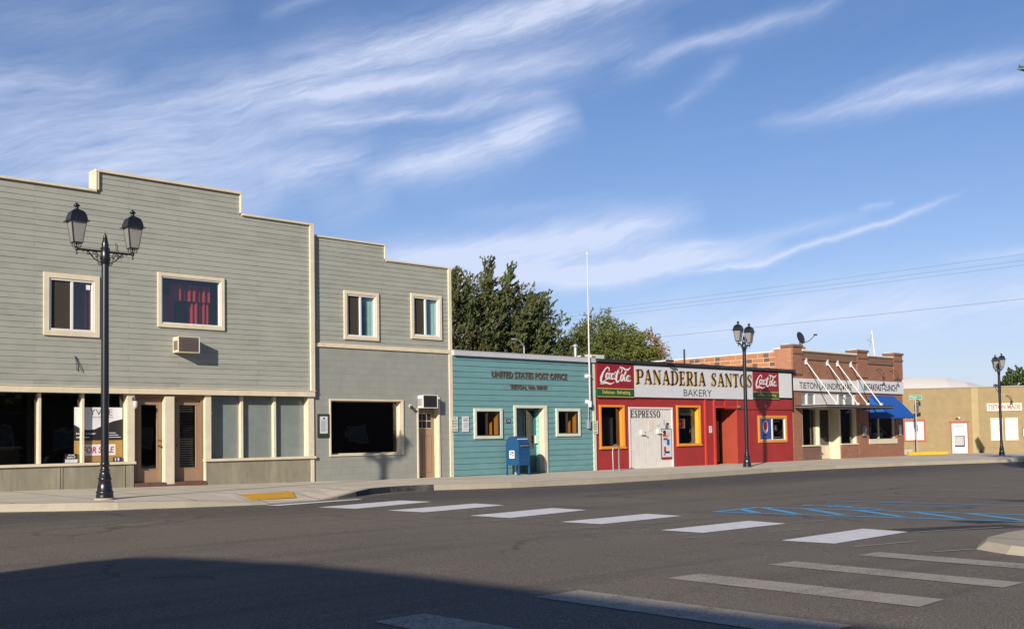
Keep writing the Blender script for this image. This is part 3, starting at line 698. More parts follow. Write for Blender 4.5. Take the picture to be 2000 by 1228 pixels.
# ================================================================== SHARED PIECES
def window(parent, x0, x1, z0, z1, y, trim=.12, tmat='cream_trim', fmat='white_vinyl', fw_=.05, mull=None, rec=.06, glassm='glass', label=None, extra=None):
    """outer trim + frame = 'window', child 'pane'"""
    mb = MB()
    if trim: mb.frame(x0, x1, z0, z1, trim, y-.045, y+.02, tmat)
    a, b_, c, d = x0+trim, x1-trim, z0+trim, z1-trim
    mb.frame(a, b_, c, d, fw_, y-.02, y+rec+.04, fmat)
    if mull: mb.box(mull-fw_*.6, mull+fw_*.6, y-.01, y+rec+.03, c+fw_, d-fw_, fmat)
    wi = mb.build('window', parent, bevel=.004)
    if label: wi['label'] = label
    MB().quad((a+fw_, y+rec, c+fw_), (b_-fw_, y+rec, c+fw_), (b_-fw_, y+rec, d-fw_), (a+fw_, y+rec, d-fw_), glassm).build('pane', wi)
    return wi
def curtain(parent, x0, x1, z0, z1, y, mat, amp=.04, n=24, label=None):
    mb = MB(); vs = []; 
    for i in range(n+1):
        x = x0+(x1-x0)*i/n; yy = y+amp*math.sin(i*1.9)+amp*.5*math.sin(i*.7+1)
        vs += [(x, yy, z0), (x+.01*math.sin(i), yy*1+.0, z1)]
    fs = [(2*i, 2*i+2, 2*i+3, 2*i+1) for i in range(n)]
    mb.add(vs, fs, mat, True); o = mb.build('curtain', parent)
    if label: o['label'] = label
    return o
def ac_unit(x0, x1, z0, z1, y, dep, label, casing='cream_trim', grille='dark_metal', slats=9):
    t = thing('air_conditioner', label, 'air conditioner', ((x0+x1)/2, y, z0))
    mb = MB(); mb.box(x0, x1, y-dep+.015, y, z0, z1, casing); mb.frame(x0-.01, x1+.01, z0-.01, z1+.01, .022, y-dep-.01, y-dep+.014, casing); mb.build('casing', t, bevel=.006)
    mb = MB(); mb.box(x0+.015, x1-.015, y-dep-.002, y-dep+.012, z0+.015, z1-.015, grille)
    for i in range(slats): z = z0+.05+(z1-z0-.1)*(i+.5)/slats; mb.box(x0+.055, x1-.055, y-dep-.012, y-dep-.003, z-.008, z+.006, grille)
    mb.build('grille', t)
    mb = MB(); ym = y-dep*.5
    for k in range(5): mb.box(x0-.012, x0-.002, y-dep+.05+k*(dep-.1)/5, y-dep+.07+k*(dep-.1)/5, z0+.06, z1-.1, grille)
    mb.build('side_vent', t)
    return t
def wall_sign(x0, x1, z0, z1, y, mat, label, cat, lines=(), name='notice', lm='letter_black', thick=.015, group=None, edge=None):
    t = thing(name, label, cat, ((x0+x1)/2, y, z0), group=group)
    mb = MB(); mb.box(x0, x1, y-thick, y, z0, z1, mat)
    if edge: mb.frame(x0-.012, x1+.012, z0-.012, z1+.012, .02, y-thick-.004, y-.001, edge)
    mb.build('plate', t, bevel=.003)
    mb = MB()
    for s_, a, b_, c, d, mm in lines: text(mb, s_, a, b_, c, d, y-thick-.003, mm or lm, .012)
    if mb.v: mb.build('lettering', t)
    return t

# ================================================================== LARGE GREY SIDED BUILDING
B1 = thing('sided_building', 'large grey green clapboard building with stepped parapet and two brown doors', 'building', (8, FY, 0))
C1 = .14
STX1 = 10.30; WX0, WX1 = 12.58, 15.60
mb = MB(); hol = [(8.30, 9.52, 3.97, 5.38), (11.15, 12.90, 4.34, 5.64), (6.0-1.2, 6.0, 3.97, 5.38)]
Yb = FY-.02
siding(mb, (0, 9.51, 2.56, 7.62), hol, Yb, 'grey_siding', C1); siding(mb, (9.51, 13.45, 2.56, 8.14), hol, Yb, 'grey_siding', C1); siding(mb, (13.45, 15.72, 2.56, 7.54), hol, Yb, 'grey_siding', C1)
mb.build('clapboard_wall', B1)
mb = MB()
mb.box(-.05, 9.50, Yb-.07, Yb+.43, 7.60, 7.66, 'cream_trim'); mb.box(9.47, 13.50, Yb-.07, Yb+.43, 8.12, 8.19, 'cream_trim'); mb.box(13.50, 15.80, Yb-.07, Yb+.43, 7.53, 7.59, 'cream_trim')
mb.box(9.47, 9.512, Yb-.068, Yb+.43, 7.66, 8.12, 'cream_trim'); mb.box(9.5121, 9.56, Yb-.06, Yb+.01, 7.66, 8.119, 'cream_trim'); mb.box(13.448, 13.50, Yb-.068, Yb+.43, 7.59, 8.12, 'cream_trim')
mb.box(15.66, 15.80, Yb-.07, Yb+.10, 2.66, 7.53, 'cream_trim'); mb.box(0, 15.80, Yb-.065, Yb+.03, 2.50, 2.659, 'cream_trim'); mb.box(0, 15.82, Yb-.085, Yb+.02, 2.655, 2.675, 'cream_trim')
mb.build('trim', B1, bevel=.006)
mb = MB(); shell(mb, 0, 15.78, Yb+.05, 42, -.1, 7.5, 'grey_siding', 'roof_dark'); mb.quad((0, Yb+.42, 7.4), (15.7, Yb+.42, 7.4), (15.7, Yb+.42, 7.55), (0, Yb+.42, 7.55), 'grey_siding')
mb.box(9.52, 13.44, Yb+.2, Yb+.42, 7.5, 8.11, 'grey_siding'); mb.build('side_wall', B1)
mb = MB(); ra = 27.2
for sgn in (-1, 1):
    xe = 11.5+sgn*5.5; mb.quad((11.5, ra, 8.10), (11.5, 42, 8.10), (xe, 42, 6.9), (xe, ra, 6.9), 'roof_dark')
mb.poly([(6, ra, 6.9), (17-.0, ra, 6.9), (11.5, ra, 8.10)], 'roof_dark'); mb.build('roof', B1)
# upper rooms
mb = MB(); room(mb, .1, 15.7, Yb+.06, 30.5, 2.9, 7.3, 'dark_room'); mb.quad((.1, 28.2, 2.9), (15.7, 28.2, 2.9), (15.7, 28.2, 7.3), (.1, 28.2, 7.3), 'room_wall')
mb.build('upper_rooms', B1)
w1 = window(B1, 8.23, 9.58, 3.90, 5.45, Yb-.012, .13, mull=8.91, glassm='clear_glass')
MB().quad((8.42, Yb+.02, 4.08), (8.87, Yb+.02, 4.08), (8.87, Yb+.02, 5.28), (8.42, Yb+.02, 5.28), 'insect_screen').build('insect_screen', w1)
curtain(w1, 8.98, 9.42, 4.05, 5.35, Yb+.16, 'dark_red_curtain', .03, 12)
MB().box(9.27, 9.37, Yb+.035, Yb+.04, 5.10, 5.22, 'letter_white').build('sticker', w1)
window(B1, 4.7, 6.05, 3.90, 5.45, Yb-.012, .13, mull=5.38)
w2 = window(B1, 11.09, 12.97, 4.27, 5.72, Yb-.012, .10, fw_=.035, glassm='clear_glass')
curtain(w2, 11.28, 11.75, 4.40, 5.2, Yb+.45, 'red_curtain', .05, 14); curtain(w2, 12.15, 12.75, 4.36, 5.5, Yb+.40, 'red_curtain', .06, 18)
curtain(w2, 11.6, 12.7, 5.05, 5.5, Yb+.33, 'red_curtain', .07, 26)
ac_unit(11.50, 12.08, 3.60, 4.01, Yb-.02, .36, 'window air conditioner in a cream casing under the red curtained window', 'cream_trim', 'grille_brown')
mb = MB(); mb.tube([(8.98, Yb-.03, 3.42), (9.02, Yb-.035, 3.25), (9.03, Yb-.03, 3.05)], .008, 'dark_metal', 5); mb.tube([(8.99, Yb-.03, 3.40), (9.10, Yb-.045, 3.15), (9.15, Yb-.03, 3.02)], .007, 'dark_metal', 5)
mb.tube([(9.98, Yb-.03, 6.35), (10.02, Yb-.04, 6.05), (10.10, Yb-.03, 5.98)], .006, 'dark_metal', 5); mb.build('loose_wire', B1)
# shop front, lower part
YG = FY+.24
mb = MB()
for a, b_ in ((0, STX1+.18), ):
    mb.box(a, b_, FY, FY+.25, -.1, .70, 'panel_olive')
mb.box(12.44, 15.66, FY, FY+.25, -.1, .71, 'panel_olive')
for x in (4.6, 6.85, 8.62, 8.68, 10.22): mb.box(x, x+.03, FY-.012, FY+.01, 0, .69, 'panel_olive')
mb.box(10.30, 10.47, FY-.014, FY+.01, .02, .69, 'panel_olive')
mb.build('base_panel', B1)
mb = MB()
mb.box(0, 10.52, FY-.06, YG+.05, .70, .765, 'cream_trim'); mb.box(12.40, 15.84, FY-.06, YG+.05, .705, .775, 'cream_trim')
mb.box(STX1, 10.50, FY-.01, YG+.20, .766, 2.50, 'cream_trim'); mb.box(12.42, 12.60, FY-.01, YG+.20, .776, 2.50, 'cream_trim'); mb.box(12.42, 12.46, FY-.01, YG+.2, .08, .704, 'cream_trim')
mb.box(11.30, 11.56, FY-.012, YG+.20, .14, 2.46, 'cream_trim'); mb.box(15.60, 15.80, FY-.01, FY+.3, .776, 2.50, 'worn_cream_trim'); mb.box(15.68, 15.80, FY-.008, FY+.3, -.05, .70, 'worn_cream_trim')
mb.box(10.50, 12.42, FY+.02, YG+.1, 2.44, 2.50, 'door_frame_brown')
mb.build('shopfront_trim', B1, bevel=.006)
for x in (6.20, 7.20, 8.20, 9.23): MB().box(x-.032, x+.032, FY+.09, YG+.06, .766, 2.50, 'cream_trim').build('mullion', B1, bevel=.004)
for x in (13.57, 14.59): MB().box(x-.04, x+.04, FY+.12, YG+.06, .776, 2.50, 'cream_trim').build('mullion', B1, bevel=.004)
px = [5.18, 6.20, 7.20, 8.20, 9.23, STX1]
for a, b_ in zip(px[:-1], px[1:]): 
    if b_ > 5: MB().quad((a, YG, .76), (b_, YG, .76), (b_, YG, 2.5), (a, YG, 2.5), 'dark_glass').build('shop_window', B1)
for a, b_ in ((12.6, 13.57), (13.57, 14.59), (14.59, 15.6)):
    MB().quad((a, YG, .77), (b_, YG, .77), (b_, YG, 2.5), (a, YG, 2.5), 'covered_glass').build('shop_window', B1)['label'] = 'shop window covered from inside with blue grey sheet'
mb = MB(); room(mb, .1, 10.4, YG+.02, 36, .13, 2.75, 'black', 'dark_room'); mb.box(8.75, 9.05, 28.8, 29.1, .13, 2.75, 'room_wall'); mb.box(4.5, 10.3, 33, 33.1, .13, 1.1, 'dark_room'); mb.build('shop_room', B1)
MB().box(12.7, 12.74, YG-.012, YG-.004, 1.98, 2.06, 'sign_white').build('sticker', B1)
def glazed_door(x0, x1, z0, z1, y, hx, seam, lab):
    mb = MB(); mb.frame(x0, x1, z0, z1, .10, y-.02, y+.03, 'tan_door', wb=.34, wt=.11); mb.frame(x0+.095, x1-.095, z0+.335, z1-.105, .025, y-.03, y+.02, 'tan_door')
    d = mb.build('door', B1, bevel=.005); d['label'] = lab
    MB().quad((x0+.13, y+.01, z0+.36), (x1-.13, y+.01, z0+.36), (x1-.13, y+.01, z1-.14), (x0+.13, y+.01, z1-.14), 'glass').build('pane', d)
    mb = MB(); mb.cyl((hx, y-.06, z0+.95), .03, .07, 'y', 'brass', 12); mb.cyl((hx, y-.04, z0+1.10), .025, .04, 'y', 'brass', 12); mb.build('handle', d)
    return d
d1 = glazed_door(10.62, 11.28, .20, 2.36, FY+.20, 11.22, 0, 'brown glazed door beside the for sale poster')
d2 = glazed_door(11.66, 12.36, .20, 2.36, FY+.20, 11.72, 0, 'brown glazed door beside the covered windows, blinds behind its glass')
mb = MB()
for i in range(26): z = .62+i*.062; mb.quad((11.80, FY+.30, z), (12.22, FY+.30, z), (12.22, FY+.285, z+.035), (11.80, FY+.285, z+.035), 'steel_grey' if i < 12 or i > 22 else 'dark_metal')
mb.build('blind', d2)
mb = MB(); mb.box(10.50, 10.62, FY+.10, FY+.3, .2, 2.44, 'door_frame_brown'); mb.box(11.56, 11.66, FY+.10, FY+.3, .2, 2.44, 'door_frame_brown'); mb.box(12.36, 12.42, FY+.1, FY+.3, .2, 2.44, 'door_frame_brown')
mb.box(10.62, 11.3, FY+.1, FY+.28, 2.36, 2.44, 'door_frame_brown'); mb.box(11.66, 12.36, FY+.1, FY+.28, 2.36, 2.44, 'door_frame_brown'); mb.build('door_frame', B1)
mb = MB(); mb.box(10.50, 11.30, FY-.04, FY+.4, .0, .20, 'threshold_wood'); mb.box(11.56, 12.42, FY-.04, FY+.4, .0, .198, 'threshold_wood'); mb.box(11.3, 11.56, FY-.03, FY+.3, .0, .14, 'threshold_wood'); mb.build('threshold', B1)
mb = MB(); room(mb, 10.5, 12.42, FY+.32, 31, .15, 2.5, 'dark_room'); mb.build('lobby', B1)
t = thing('shop_counter', 'dim counter and shelves deep inside the shop behind the left windows', 'counter', (7.5, 29.5, .13))
MB().box(5.5, 8.6, 29.2, 29.8, .13, 1.15, 'door_frame_brown').build('counter_body', t); MB().box(5.45, 8.65, 29.15, 29.85, 1.15, 1.2, 'fascia_metal').build('worktop', t)
mb = MB(); mb.box(6.0, 9.8, 32.4, 32.8, .13, .2, 'grille_brown')
for k in range(5): mb.box(6.0, 9.8, 32.4, 32.8, .5+k*.42, .54+k*.42, 'grille_brown')
for k in range(5): mb.box(6.0+k*.94, 6.04+k*.94, 32.4, 32.8, .13, 2.3, 'grille_brown')
mb.build('shelf_rack', t)
t = thing('cafe_table', 'small pale table behind the large dark window of the blockwork building', 'table', (17.6, 28, 0)); MB().box(17.0, 18.2, 27.7, 28.4, .78, .82, 'fascia_metal').build('table_top', t); MB().lathe(17.6, 28.05, [(.25, 0), (.05, .05), (.05, .78)], 'dark_metal').build('leg', t)
# bulkhead lamp at the door
L = thing('wall_lamp', 'small jelly jar wall lamp beside the left brown door', 'wall lamp', (10.46, FY, 2.2))
MB().lathe(10.47, FY-.12, [(.03, 2.42), (.075, 2.41), (.085, 2.34), (.07, 2.32)], 'dark_metal').build('cap', L); MB().lathe(10.47, FY-.12, [(.0, 2.12), (.045, 2.14), (.055, 2.22), (.055, 2.32)], 'frosted').build('glass_jar', L)
MB().tube([(10.47, FY, 2.38), (10.47, FY-.1, 2.38)], .02, 'dark_metal').build('bracket', L)
# estate agent poster behind the glass
P = thing('sale_poster', 'large white, black and gold FOR SALE poster behind the shop glass', 'poster', (9.6, YG+.06, .77))
x0, x1, z0, z1, y = 9.06, 10.27, .78, 2.16, YG-.012
mb = MB(); mb.box(x0, x1, y, y+.006, z0, z1, 'letter_black'); mb.build('sheet', P)
mb = MB(); cu = [(x0, 1.72), (x0+.15, 1.63), (x0+.32, 1.585), (x0+.5, 1.60), (x0+.7, 1.69), (x0+.95, 1.80), (x1, 1.86)]
for (a, c), (b_, d) in zip(cu[:-1], cu[1:]): mb.quad((a, y-.003, c), (b_, y-.003, d), (b_, y-.003, z1-.005), (a, y-.003, z1-.005), 'letter_white')
mb.build('white_field', P)
mb = MB(); mb.box(x0, x1, y-.005, y-.002, z0, z0+.54, 'board_gold'); mb.build('gold_field', P)
mb = MB(); mb.box(x0+.22, x1-.18, y-.008, y-.005, z0+.16, z0+.44, 'letter_white'); mb.build('white_strip', P)
mb = MB(); text(mb, 'YVRE', x0+.38, x0+.95, 1.96, 2.11, y-.008, 'letter_grey', -.01); text(mb, 'Yakima Valley Real Estate', x0+.40, x0+.97, 1.885, 1.925, y-.008, 'letter_grey')
text(mb, 'FOR SALE', x0+.21, x1-.22, z0+.22, z0+.38, y-.011, 'poster_red', .02, .15); text(mb, 'Ca        a Loper', x0+.04, x0+.53, 1.46, 1.52, y-.008, 'letter_white', .03)
for k, (a, b_) in enumerate(((.76, 1.04), (.78, 1.10), (.74, 1.16))): mb.box(x0+a, x0+b_, y-.008, y-.004, 1.50-k*.055, 1.515-k*.055, 'letter_white')
mb.box(x0+.05, x0+.38, y-.008, y-.004, 1.39, 1.41, 'letter_white')
mb.build('lettering', P)
fr_ = thing('rent_sign', 'small black and white FOR RENT sign on the shop sill', 'sign', (8.95, YG-.03, .77))
mb = MB(); mb.box(8.83, 9.13, YG-.05, YG-.035, .775, .99, 'letter_black'); mb.box(8.83, 9.13, YG-.056, YG-.05, .775, .86, 'sign_white'); mb.build('plate', fr_)
mb = MB(); text(mb, 'FOR', 8.90, 9.06, .945, .98, YG-.06, 'letter_white', .03, .2); text(mb, 'RENT', 8.87, 9.09, .885, .925, YG-.06, 'letter_white', .03, .2); mb.build('lettering', fr_)
mb = MB(); mb.box(10.02, 10.24, YG-.06, YG-.04, .775, .885, 'mail_navy'); mb.box(10.06, 10.09, YG-.064, YG-.06, .79, .87, 'sign_white'); mb.box(10.13, 10.17, YG-.064, YG-.06, .79, .87, 'sign_white')
tag(mb.build('window_card'), 'small navy card leaning at the sill corner under the poster', 'card')

# ================================================================== SMALLER GREY BUILDING
B2 = thing('block_building', 'narrow grey building, clapboard above painted blockwork, with stepped parapet', 'building', (18.4, FY, 0))
Y2 = FY+.05
h2 = [(16.95, 18.05, 4.33, 5.66), (19.46, 20.50, 4.48, 5.77)]
mb = MB(); siding(mb, (15.81, 18.38, 4.10, 7.25), h2, Y2, 'grey_siding', C1); siding(mb, (18.38, 20.93, 4.10, 6.77), h2, Y2, 'grey_siding', C1); mb.build('clapboard_wall', B2)
hb = [(16.37, 18.93, .80, 2.41, .24), (19.58, 20.41, -.05, 2.55, .27)]
mb = MB(); wall(mb, (15.805, 20.93, -.15, 4.02), hb, Y2-.02, 'painted_block', reveal='cream_trim'); mb.build('block_wall', B2)
mb = MB(); mb.box(15.81, 18.42, Y2-.05, Y2+.25, 7.24, 7.29, 'cream_trim'); mb.box(18.42, 20.98, Y2-.05, Y2+.25, 6.77, 6.82, 'cream_trim'); mb.box(18.37, 18.42, Y2-.049, Y2+.25, 6.82, 7.24, 'cream_trim')
mb.box(15.81, 20.93, Y2-.07, Y2+.05, 3.98, 4.06, 'worn_cream_trim'); mb.box(15.81, 20.93, Y2-.055, Y2+.05, 4.06, 4.10, 'cream_trim'); mb.box(20.86, 21.0, Y2-.06, Y2+.25, -.04, 3.979, 'cream_trim'); mb.box(20.88, 21.0, Y2-.055, Y2+.25, 4.101, 6.77, 'cream_trim'); mb.box(20.87, 21.01, Y2-.062, Y2+.25, 3.979, 4.101, 'cream_trim')
mb.build('trim', B2, bevel=.006)
mb = MB(); shell(mb, 15.82, 20.98, Y2+.02, 40, -.1, 6.7, 'grey_siding', 'roof_dark'); room(mb, 15.9, 20.9, Y2+.3, 33, 0, 3.4, 'black', 'dark_room'); room(mb, 15.9, 20.9, Y2+.12, 29.5, 3.6, 6.4, 'dark_room', 'room_wall'); mb.build('side_wall', B2)
mb = MB(); mb.quad((20.4, 26.9, 6.60), (21.55, 26.9, 6.22), (21.55, 39, 6.22), (20.4, 39, 6.60), 'light_metal'); mb.quad((20.4, 26.9, 6.5), (21.55, 26.9, 6.12), (21.55, 39, 6.12), (20.4, 39, 6.5), 'dark_metal'); mb.quad((20.4, 26.9, 6.5), (21.55, 26.9, 6.12), (21.55, 26.9, 6.22), (20.4, 26.9, 6.60), 'dark_metal'); mb.build('eave', B2)
for (a, b_, c, d, mu, cm) in ((16.87, 18.13, 4.25, 5.73, 17.47, 'blue_curtain'), (19.36, 20.59, 4.40, 5.85, 19.95, 'blue_curtain')):
    ww = window(B2, a, b_, c, d, Y2-.012, .10, mull=mu, glassm='clear_glass')
    MB().quad((a+.15, Y2+.03, c+.15), (mu-.02, Y2+.03, c+.15), (mu-.02, Y2+.03, d-.15), (a+.15, Y2+.03, d-.15), 'insect_screen').build('insect_screen', ww)
    curtain(ww, mu+.05, b_-.34, c+.12, d-.12, Y2+.12, cm, .03, 10); curtain(ww, b_-.34, b_-.13, c+.12, d-.12, Y2+.11, 'aqua_curtain', .012, 6)
mb = MB(); mb.frame(16.33, 19.02, .75, 2.45, .045, Y2-.055, Y2+.02, 'cream_trim'); mb.box(18.93, 19.0, Y2-.05, Y2+.0, .80, 2.41, 'cream_trim')
mb.frame(16.37, 18.93, .80, 2.41, .03, Y2+.14, Y2+.2, 'cream_trim'); bw = mb.build('window', B2); 
MB().quad((16.4, Y2+.17, .83), (18.9, Y2+.17, .83), (18.9, Y2+.17, 2.38), (16.4, Y2+.17, 2.38), 'dark_glass').build('pane', bw)
mb = MB(); mb.box(19.55, 19.60, Y2-.05, Y2+.15, -.03, 2.19, 'cream_trim'); mb.box(20.40, 20.46, Y2-.05, Y2+.02, -.03, 2.56, 'cream_trim'); mb.build('door_frame', B2)
mb = MB(); mb.box(19.60, 20.40, Y2+.20, Y2+.24, -.03, 2.20, 'tan_door'); 
for a, b_, c, d in ((19.72, 19.95, .15, 1.35), (20.04, 20.27, .15, 1.35)): mb.frame(a, b_, c, d, .03, Y2+.185, Y2+.2, 'tan_door')
dd = mb.build('door', B2, bevel=.004); mb = MB(); mb.box(19.72, 20.28, Y2+.19, Y2+.199, 1.55, 2.05, 'cream_trim')
for i in range(3):
    for j in range(2): mb.box(19.745+i*.18, 19.895+i*.18, Y2+.18, Y2+.19, 1.575+j*.24, 1.785+j*.24, 'black')
mb.build('pane', dd); MB().cyl((19.68, Y2+.15, .98), .03, .08, 'y', 'brass').build('handle', dd)
ac_unit(19.60, 20.17, 2.20, 2.60, Y2+.12, .42, 'white air conditioner set in the wall above the tan panelled door', 'white_vinyl', 'dark_metal', 8)
L = thing('flood_lamp', 'small white flood lamp on the blockwork left of the tan door', 'wall lamp', (19.3, Y2, 2.2))
MB().cyl((19.30, Y2-.03, 2.26), .06, .03, 'y', 'white_metal').build('base', L); MB().tube([(19.30, Y2-.05, 2.26), (19.24, Y2-.18, 2.20)], .03, 'dark_metal', 10, .055).build('lamp_head', L)
t = thing('notice_board', 'dark framed notice board with a white sheet on the blockwork wall', 'notice board', (16.1, Y2, 1.3))
MB().box(15.92, 16.32, Y2-.06, Y2-.02, 1.31, 2.0, 'dark_green').build('board', t, bevel=.006)
mb = MB(); mb.box(15.99, 16.25, Y2-.066, Y2-.061, 1.43, 1.93, 'sign_white'); mb.build('sheet', t)
mb = MB(); mb.cyl((16.12, Y2-.07, 1.87), .03, .004, 'y', 'letter_grey', 10)
for k in range(12): mb.box(16.02, 16.22-(k % 3)*.03, Y2-.0690, Y2-.067, 1.80-k*.028, 1.808-k*.028, 'letter_grey')
mb.build('print', t)

# ================================================================== POST OFFICE
B3 = thing('post_office', 'low turquoise clapboard post office with recessed door', 'building', (24.3, FY, 0))
C3 = .19
h3 = [(21.92, 23.02, 1.27, 2.14, .1), (25.73, 26.82, 1.30, 2.16, .1), (23.74, 25.07, -.1, 2.24, .1)]
mb = MB(); siding(mb, (21.0, 27.60, -.1, 3.93), h3, FY, 'teal_siding', C3, .02); mb.build('clapboard_wall', B3)
mb = MB(); mb.box(20.98, 27.70, FY-.12, FY+.3, 3.93, 4.09, 'fascia_metal'); mb.box(20.98, 27.70, FY-.13, FY+.3, 4.09, 4.105, 'fascia_metal'); mb.build('fascia', B3, bevel=.004)
mb = MB(); mb.box(27.57, 27.71, FY-.05, FY+.1, -.04, 3.92, 'pale_trim'); mb.frame(23.64, 25.22, -.6, 2.33, .10, FY-.055, FY+.03, 'pale_trim'); mb.box(25.05, 25.20, FY-.05, FY+.2, -.02, 2.23, 'cream_trim'); mb.build('trim', B3, bevel=.005)
mb = MB(); shell(mb, 21.0, 27.7, FY+.03, 38, -.1, 3.95, 'teal_paint', 'roof_dark'); mb.build('roof', B3)
for a, b_, c, d, mu in ((21.85, 23.10, 1.19, 2.21, 22.45), (25.65, 26.88, 1.23, 2.23, 26.25)):
    ww = window(B3, a, b_, c, d, FY-.02, .10, 'pale_trim', 'dark_metal', .03, mu, .05, 'glass')
    mb = MB(); room(mb, a+.1, b_-.1, FY+.08, 27.2, c+.1, d-.1, 'dark_room'); mb.build('inner_reveal', ww)
    mb = MB(); mb.box(b_-.135, b_-.105, FY+.05, FY+.55, c+.12, d-.12, 'orange_panel'); mb.build('orange_side_panel', ww)
# door recess
mb = MB(); RY = FY+.42
siding_n = 12
for k in range(siding_n):
    z0_, z1_ = -.1+k*C3+.1-.1, -.1+(k+1)*C3; z0_ = k*C3-.1; z1_ = min(2.24, z0_+C3)
    if z0_ < 2.24: mb.quad((25.05, FY+.03, z0_), (25.05, RY, z0_), (25.065, RY, z1_), (25.065, FY+.03, z1_), 'teal_paint')
mb.quad((23.74, FY+.03, -.1), (23.74, FY+.03, 2.24), (23.74, RY, 2.24), (23.74, RY, -.1), 'teal_paint'); mb.quad((23.74, FY, 2.24), (25.06, FY, 2.24), (25.06, RY, 2.24), (23.74, RY, 2.24), 'teal_paint'); mb.quad((23.7, FY-.1, -.012), (25.1, FY-.1, -.012), (25.1, RY, -.012), (23.7, RY, -.012), 'sidewalk_concrete')
room(mb, 23.74, 25.06, RY+.06, 31, -.02, 2.3, 'black'); mb.build('porch', B3)
mb = MB(); mb.frame(23.74, 24.12, -.03, 2.24, .05, RY-.03, RY+.04, 'shaded_teal_door', wb=.2); sidelight = mb.build('sidelight', B3); MB().quad((23.79, RY, .1), (24.07, RY, .1), (24.07, RY, 2.19), (23.79, RY, 2.19), 'dark_glass').build('pane', sidelight)
MB().box(24.12, 24.46, RY-.03, RY+.04, -.03, 2.24, 'shaded_teal_door').build('door_panel', B3)
mb = MB(); mb.frame(24.46, 25.04, -.03, 2.24, .06, RY-.05, RY+.03, 'shaded_teal_door', wb=.85); dd = mb.build('door', B3); MB().quad((24.5, RY, .7), (24.99, RY, .7), (24.99, RY, 2.2), (24.5, RY, 2.2), 'dark_glass').build('pane', dd)
MB().tube([(24.50, RY-.05, 1.25), (24.50, RY-.1, 1.2), (24.50, RY-.1, .95), (24.50, RY-.05, .9)], .012, 'light_metal').build('handle', dd)
tag(MB().box(24.94, 25.05, FY+.26, FY+.34, 1.00, 1.28, 'pale_trim').build('intercom_box'), 'small pale box on the side wall of the post office porch', 'box')
mb = MB(); text(mb, 'UNITED STATES POST OFFICE', 22.65, 26.24, 3.26, 3.48, FY-.05, 'letter_bronze', .012, 0, .03); mb.build('raised_lettering', B3); mb = MB(); text(mb, 'TIETON, WA 98947', 23.48, 25.23, 2.86, 3.03, FY-.05, 'letter_bronze', .012, 0, .03); mb.build('raised_lettering', B3)
wall_sign(23.29, 23.48, 1.72, 1.85, FY-.02, 'mail_navy', 'small navy plate reading 114 beside the post office door', 'number plate', [('114', 23.32, 23.45, 1.745, 1.825, None)], 'number_plate', 'letter_white')
def lines_text(x0, x1, zs_, h, words, mm='letter_grey'):
    return [(w_, x0, x1, z, z+h, mm) for w_, z in zip(words, zs_)]
wall_sign(21.35, 21.63, 1.43, 1.94, FY-.025, 'sign_white_bright', 'tall white notice of small print left of the post office window', 'notice',
          lines_text(21.40, 21.58, [1.85, 1.78], .05, ['NO', 'PARKING'])+lines_text(21.40, 21.58, [1.70, 1.66, 1.62, 1.58, 1.50], .018, ['MAIL CUSTOMERS ONLY', 'AT ANY TIME', 'VIOLATORS TOWED', 'THANK YOU', 'USPS']), 'notice')
def parking_sign(x0, x1, z0, z1, y, label):
    c = z1-z0; L = [('15', x0+.09, x1-.09, z1-.085, z1-.03, 'letter_grey')]
    for k, w_ in enumerate(('MINUTE', 'PARKING', 'ONLY')): L.append((w_, x0+.04, x1-.04, z1-.17-k*.085, z1-.12-k*.085, 'letter_grey'))
    t = wall_sign(x0, x1, z0, z1, y, 'pale_trim', label, 'parking sign', L, 'parking_sign', group='fifteen minute parking signs')
    mb = MB(); mb.box(x0+.05, x1-.08, y-.02, y-.016, z0+.05, z0+.07, 'letter_grey'); mb.poly([(x1-.08, y-.019, z0+.035), (x1-.03, y-.019, z0+.06), (x1-.08, y-.019, z0+.085)], 'letter_grey'); mb.build('arrow', t)
parking_sign(20.88, 21.16, 1.45, 1.93, FY-.03, 'small pale 15 minute parking sign on the cream corner board left of the post office')
parking_sign(27.52, 27.78, 1.30, 1.79, FY-.06, 'small pale 15 minute parking sign between post office and red bakery')
# flagpole on the front
t = thing('flagpole', 'tall slim white pole bracketed to the post office front', 'flagpole', (27.3, FY-.15, 2.3))
MB().lathe(27.29, FY-.16, [(.036, 2.33), (.040, 2.34), (.036, 3.6), (.026, 6.0), (.018, 7.88)], 'pole_grey', 14).build('pole', t)
MB().lathe(27.29, FY-.16, [(.05, 2.28), (.07, 2.30), (.07, 2.45), (.055, 2.46)], 'white_metal', 14).build('socket', t)
for z in (3.42, 2.48):
    mb = MB(); mb.cyl((27.27, FY-.035, z), .09, .05, 'y', 'white_metal'); mb.box(27.24, 27.33, FY-.2, FY-.04, z-.03, z+.03, 'white_metal'); mb.build('bracket', t)
MB().lathe(27.29, FY-.16, [(.03, 7.88), (.045, 7.90), (.03, 7.96), (0, 7.98)], 'white_metal', 12).build('pole_cap', t)
t = thing('conduit_box', 'pale conduit running down to a small box beside the bakery corner', 'electrical box', (27.3, FY, 1.5))
MB().tube([(27.31, FY-.05, 2.3), (27.31, FY-.05, 1.8)], .014, 'light_metal').build('conduit', t); MB().box(27.25, 27.37, FY-.11, FY-.01, 1.50, 1.80, 'light_metal').build('box', t, bevel=.008)
